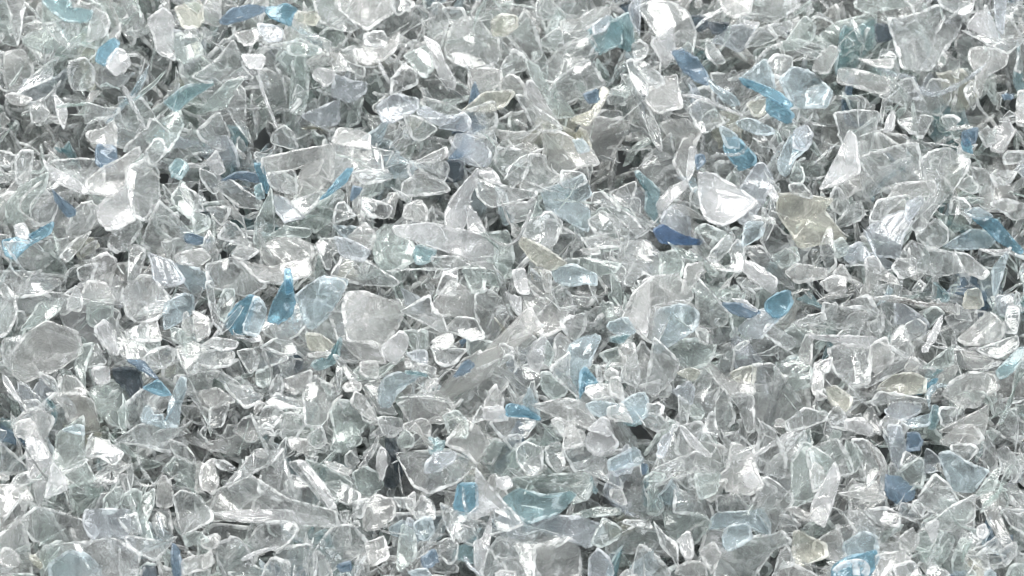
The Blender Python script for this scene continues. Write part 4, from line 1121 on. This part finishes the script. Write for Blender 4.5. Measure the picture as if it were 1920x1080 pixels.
def flake_parts(it, seed):
    r = np.random.default_rng(seed)
    P, c0, A = it['P'], it['c'], it['area']
    code = it['code']
    rank = np.searchsorted(areas, A) / len(areas)
    # big flakes lie lower, small ones on top of them, dark ones down in the gaps
    h = 0.0028 - 0.0045 * rank + r.normal(0, 0.0007)
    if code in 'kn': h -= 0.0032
    if code in 'gt': h -= 0.0010
    if code == 'w': h += 0.0004
    if any(s_ in it['desc'] for s_ in ('huge', 'broad white', 'bright white', 'cream yellow', 'notch', 'very large', 'slots', 'white inner band', 'vivid', 'pale blue rounded')):
        h += 0.0016               # these lie uncovered on top of the heap
    # point of the heap seen there
    dr = rays(c0[None])[0]
    t0 = cam_np[2] / -dr[2]
    G = cam_np + dr * t0
    z = heap_height(G[0], G[1]) + h
    t0 = (cam_np[2] - z) / -dr[2]
    C = cam_np + dr * t0
    # how the flake lies
    tilt = r.normal(0, 0.48, 2)
    nrm = -f_np * 0.62 + np.array([0, 0, 0.38]) + r_np * tilt[0] + u_np * tilt[1]
    nrm /= np.linalg.norm(nrm)
    size = math.sqrt(A) / MM / 1000 * 0.75
    rel_seed = int(r.integers(1e9))
    span = math.sqrt(A) * 0.75
    def place(px):
        d = rays(px)
        den = d @ nrm
        t = ((C - cam_np) @ nrm) / den
        t = np.clip(t, t0 - size * 1.6, t0 + size * 1.6)
        q = (px - c0) / span
        q = np.clip(q, -2.2, 2.2)
        dz = relief(q, size, np.random.default_rng(rel_seed))
        dz = np.clip(dz, -size * 0.9, size * 0.9)
        return cam_np + d * (t + dz / np.linalg.norm(d, axis=1))[:, None]
    thick = 0.00018 + 0.00013 * r.random() + 0.010 * size
    if it['S'] is None:
        per = np.linalg.norm(np.roll(P, -1, 0) - P, axis=1).sum()
        n = int(np.clip(per / 5, 24, 120))
        b = resample(P, n)
        b = ragged(b, c0, 0.5, r)
        return [shell(b, c0, 0.15 * MM * (0.7 + 0.6 * r.random()), place, thick, r, FR_FINE)], C
    # strip: a bent rod of oval section
    S, w = it['S'], it['w']
    M3 = place(S)
    n = len(M3); k = 10
    T = np.gradient(M3, axis=0); T /= np.linalg.norm(T, axis=1, keepdims=True)
    B = np.cross(T, nrm); B /= np.linalg.norm(B, axis=1, keepdims=True)
    NN = np.cross(B, T)
    rw = w / MM / 1000 / 2
    prof = np.sqrt(np.clip(1 - np.abs(np.linspace(-1, 1, n)) ** 4, 0.06, 1)) * (1 + 0.16 * r.normal(0, 1, n))
    rt = min(rw, max(thick * 0.8, rw * 0.55))
    ang = np.linspace(0, 2 * math.pi, k, endpoint=False)
    V = (M3[:, None] + B[:, None] * (np.cos(ang) * rw)[None, :, None] * prof[:, None, None]
         + NN[:, None] * (np.sin(ang) * rt)[None, :, None] * prof[:, None, None]).reshape(-1, 3)
    F = []
    for a in range(n - 1):
        for j in range(k):
            F.append((a * k + j, a * k + (j + 1) % k, (a + 1) * k + (j + 1) % k, (a + 1) * k + j))
    nv = len(V)
    V = np.vstack([V, M3[:1] - T[:1] * rt * 0.6, M3[-1:] + T[-1:] * rt * 0.6])
    for j in range(k):
        F.append((nv, (j + 1) % k, j, -1))
        F.append((nv + 1, (n - 1) * k + j, (n - 1) * k + (j + 1) % k, -1))
    F = np.array(F)
    Mi = np.zeros(len(F), int)
    Mi[(r.random(len(F)) < 0.18)] = 1
    return [(V, F, Mi)], C

bed_parts = []                      # (V, F, M) with M indexing the bed's slots
bed_mats = [MATS[k] for k in CODES] + [RIMS[k] for k in CODES]
def to_bed(parts, code):
    a = CODES.index(code)
    for V, F, M in parts:
        bed_parts.append((V, F, np.where(M == 1, a + len(CODES), a)))

things = []
for i, it in enumerate(items):
    parts, C = flake_parts(it, 1000 + i)
    if not (it['alone'] and it['thing']):
        to_bed(parts, it['code'])
        continue
    base = C.copy()
    V, F, M = parts[0]
    is_rib = any(w in it['desc'] for w in ('ribbed', 'grooved', 'ridged', 'fluted', 'grooves'))
    wall = ribbed(it['code']) if is_rib else MATS[it['code']]
    me = make_mesh('plastic_flake', [(V - base, F, M)], [wall, RIMS[it['code']]])
    o = bpy.data.objects.new('plastic_flake', me)
    o.location = base
    sc.collection.objects.link(o)
    it['obj'] = o
    things.append(it)

# the white curved stroke moulded on the blue triangle
for it in things:
    if 'white curved stroke' in it['desc']:
        o = it['obj']
        def stroke(pts, w):
            S = np.array(pts, float) / 4 + (1536, 810)
            m = len(S); t = np.linspace(0, m - 1, (m - 1) * 6 + 1)
            S = np.stack([np.interp(t, range(m), S[:, 0]), np.interp(t, range(m), S[:, 1])], 1)
            for _ in range(4):
                S[1:-1] = (S[:-2] + 2 * S[1:-1] + S[2:]) / 4
            return S
        from mathutils.bvhtree import BVHTree
        bv = BVHTree.FromPolygons([o.location + v.co for v in o.data.vertices], [tuple(p.vertices) for p in o.data.polygons])
        for pts in ([(115, 1052), (150, 1015), (220, 985), (300, 975), (350, 1000), (360, 1045), (330, 1075)], [(275, 990), (277, 1030), (280, 1075)]):
            S = stroke(pts, 5)
            M3 = []
            for d in rays(S):
                dv = Vector(d).normalized()
                hit = bv.ray_cast(CAM, dv)
                if hit[0] is not None:
                    M3.append(np.array(hit[0] - dv * 0.00012))
            if len(M3) < 4: continue
            M3 = np.array(M3)
            T = np.gradient(M3, axis=0); T /= np.linalg.norm(T, axis=1, keepdims=True)
            B = np.cross(T, -f_np); B /= np.linalg.norm(B, axis=1, keepdims=True)
            NN = np.cross(B, T); k = 8; n = len(M3)
            ang = np.linspace(0, 2 * math.pi, k, endpoint=False)
            V = (M3[:, None] + B[:, None] * (np.cos(ang) * 0.00040)[None, :, None] + NN[:, None] * (np.sin(ang) * 0.00018)[None, :, None]).reshape(-1, 3)
            F = [(a * k + j, a * k + (j + 1) % k, (a + 1) * k + (j + 1) % k, (a + 1) * k + j) for a in range(n - 1) for j in range(k)]
            me = make_mesh('moulded_stroke', [(V - np.array(o.location), np.array(F), np.zeros(len(F), int))], [RIMS['w']])
            s = bpy.data.objects.new('moulded_stroke', me)
            s.parent = o
            sc.collection.objects.link(s)
            s['label'] = 'raised white stroke on the blue flake'

# labels: the look first, then what it lies beside
SHADE = {'c': 'clear', 'm': 'milky', 'w': 'white', 'g': 'grey green', 'k': 'smoky grey', 'b': 'pale blue', 'B': 'blue',
         's': 'slate blue', 'D': 'blue', 't': 'teal', 'v': 'pale violet', 'n': 'dark', 'y': 'olive'}
HUES = ('clear', 'milky', 'white', 'cream', 'frost', 'cloudy', 'bright', 'green', 'grey', 'gray', 'dark', 'blue', 'aqua', 'azure', 'teal', 'violet',
        'lavender', 'lilac', 'navy', 'charcoal', 'olive', 'yellow', 'tan', 'pink', 'smoky', 'transparent', 'translucent', 'mint', 'dusky', 'chalky',
        'icy', 'indigo', 'cobalt', 'pale', 'see through', 'glowing')
def look(it):
    d = it['desc']
    return d if any(h in d for h in HUES) else SHADE[it['code']] + ' ' + d
marks = [it for it in things if it['code'] in 'BDstny' or 'very large' in it['desc'] or 'huge' in it['desc'] or 'bottle' in it['desc']
         or any(s in it['desc'] for s in ('notch', 'slots', 'hook shaped', 'paw', 'hexagon', 'two bright white bands', 'broad white band', 'trumpet', 'mint green', 'matt cream', 'charcoal', 'horn', 'bright white rod'))]
seen = set()
def words_(s): return len(s.replace('-', ' ').replace(',', ' ').split())
for it in sorted(things, key=lambda i: -i['area']):
    me_ = look(it)
    near = sorted((m for m in marks if m is not it and look(m) != me_), key=lambda m: np.linalg.norm(m['c'] - it['c']))
    lab = None
    for m in near[:8]:
        dx, dy = it['c'] - m['c']
        rel = 'beside' if abs(dx) > abs(dy) * 1.3 else ('above' if dy < 0 else 'below')
        cand = me_ + ', ' + rel + ' the ' + look(m)
        if words_(cand) <= 16 and cand not in seen:
            lab = cand
            break
    lab = lab or me_
    seen.add(lab)
    it['obj']['label'] = lab
    it['obj']['category'] = 'plastic flake'
    it['obj']['group'] = 'shredded plastic flakes on top of the heap'

# ---------------------------------------------------------------- the countless rest of the heap
def random_flake(seed):
    r = np.random.default_rng(seed)
    k = int(r.choice([3, 3, 4, 4, 5, 6, 7, 8]))
    a = np.sort(r.uniform(0, 2 * math.pi, k) * 0.45 + np.linspace(0, 2 * math.pi, k, endpoint=False) * 1.0)
    s = r.uniform(0.45, 1.35, k)
    P = np.stack([np.cos(a) * s, np.sin(a) * s * r.uniform(0.22, 0.95)], 1) * 46
    c, A = centroid(P)
    if A < 300:
        P = np.array([[40, 0], [8, 26], [-38, 8], [-12, -24.]]); c, A = centroid(P)
    b = ragged(resample(P, 32), c, 1.1, r)
    size = math.sqrt(A) / MM / 1000 * 0.75
    span = math.sqrt(A) * 0.75
    rs = int(r.integers(1e9))
    def place(px):
        q = (px - c)
        z = relief(np.clip(q / span, -2.2, 2.2), size * 1.15, np.random.default_rng(rs))
        return np.column_stack([q / MM / 1000, z])
    return shell(b, c, 0.15 * MM, place, 0.00024, r)
protos = [random_flake(5000 + i) for i in range(150)]
mix = list('cccccccccccccccccccccmmmmmwggggggggkkkkvbt') * 4 + ['s', 'y', 'y']
XW, YW = 0.092, 0.078
def scatter(count, zfun, smin, smax, hues):
    for _ in range(count):
        V, F, M = protos[rng.integers(len(protos))]
        s = rng.uniform(smin, smax)
        x, y = rng.uniform(-XW, XW), rng.uniform(-YW, YW)
        q = rng.normal(size=4); q[0] += 0.8; q /= np.linalg.norm(q)
        Rm = np.array(Matrix.Rotation(rng.uniform(0, 6.283), 3, 'Z')) if False else None
        w_, a_, b_, c_ = q
        Rm = np.array([[1 - 2 * (b_ * b_ + c_ * c_), 2 * (a_ * b_ - c_ * w_), 2 * (a_ * c_ + b_ * w_)],
                       [2 * (a_ * b_ + c_ * w_), 1 - 2 * (a_ * a_ + c_ * c_), 2 * (b_ * c_ - a_ * w_)],
                       [2 * (a_ * c_ - b_ * w_), 2 * (b_ * c_ + a_ * w_), 1 - 2 * (a_ * a_ + b_ * b_)]])
        z = zfun() + heap_height(x, y)
        to_bed([((V * s) @ Rm.T + (x, y, z), F, M)], hues[rng.integers(len(hues))])
scatter(1500, lambda: rng.uniform(-0.0215, -0.015), 1.9, 2.9, list('kkmmggw'))
scatter(2300, lambda: rng.uniform(-0.016, -0.009), 1.4, 2.3, list('kkkmmmggc'))
scatter(2300, lambda: rng.uniform(-0.0100, -0.0050), 1.0, 1.9, mix + list('kk') * 3)
scatter(1700, lambda: rng.uniform(-0.0060, -0.0022), 0.5, 1.2, mix)
full = protos
protos = []
for V, F, M in full[:60]:                       # splinters: narrow slips of the same plastic
    W = V.copy(); W[:, 1] *= rng.uniform(0.09, 0.30); W[:, 2] *= 0.5
    protos.append((W, F, M))
scatter(2100, lambda: rng.uniform(-0.0060, 0.0006), 0.4, 1.4, list('cccccccmmgggk'))
bed = bpy.data.objects.new('flake_heap', make_mesh('flake_heap', bed_parts, bed_mats))
sc.collection.objects.link(bed)
bed['kind'] = 'stuff'
bed['label'] = 'deep bed of small clear and bluish shredded plastic flakes filling the whole heap'
bed['category'] = 'plastic flakes'
print('things', len(things), 'bed faces', len(bed.data.polygons))
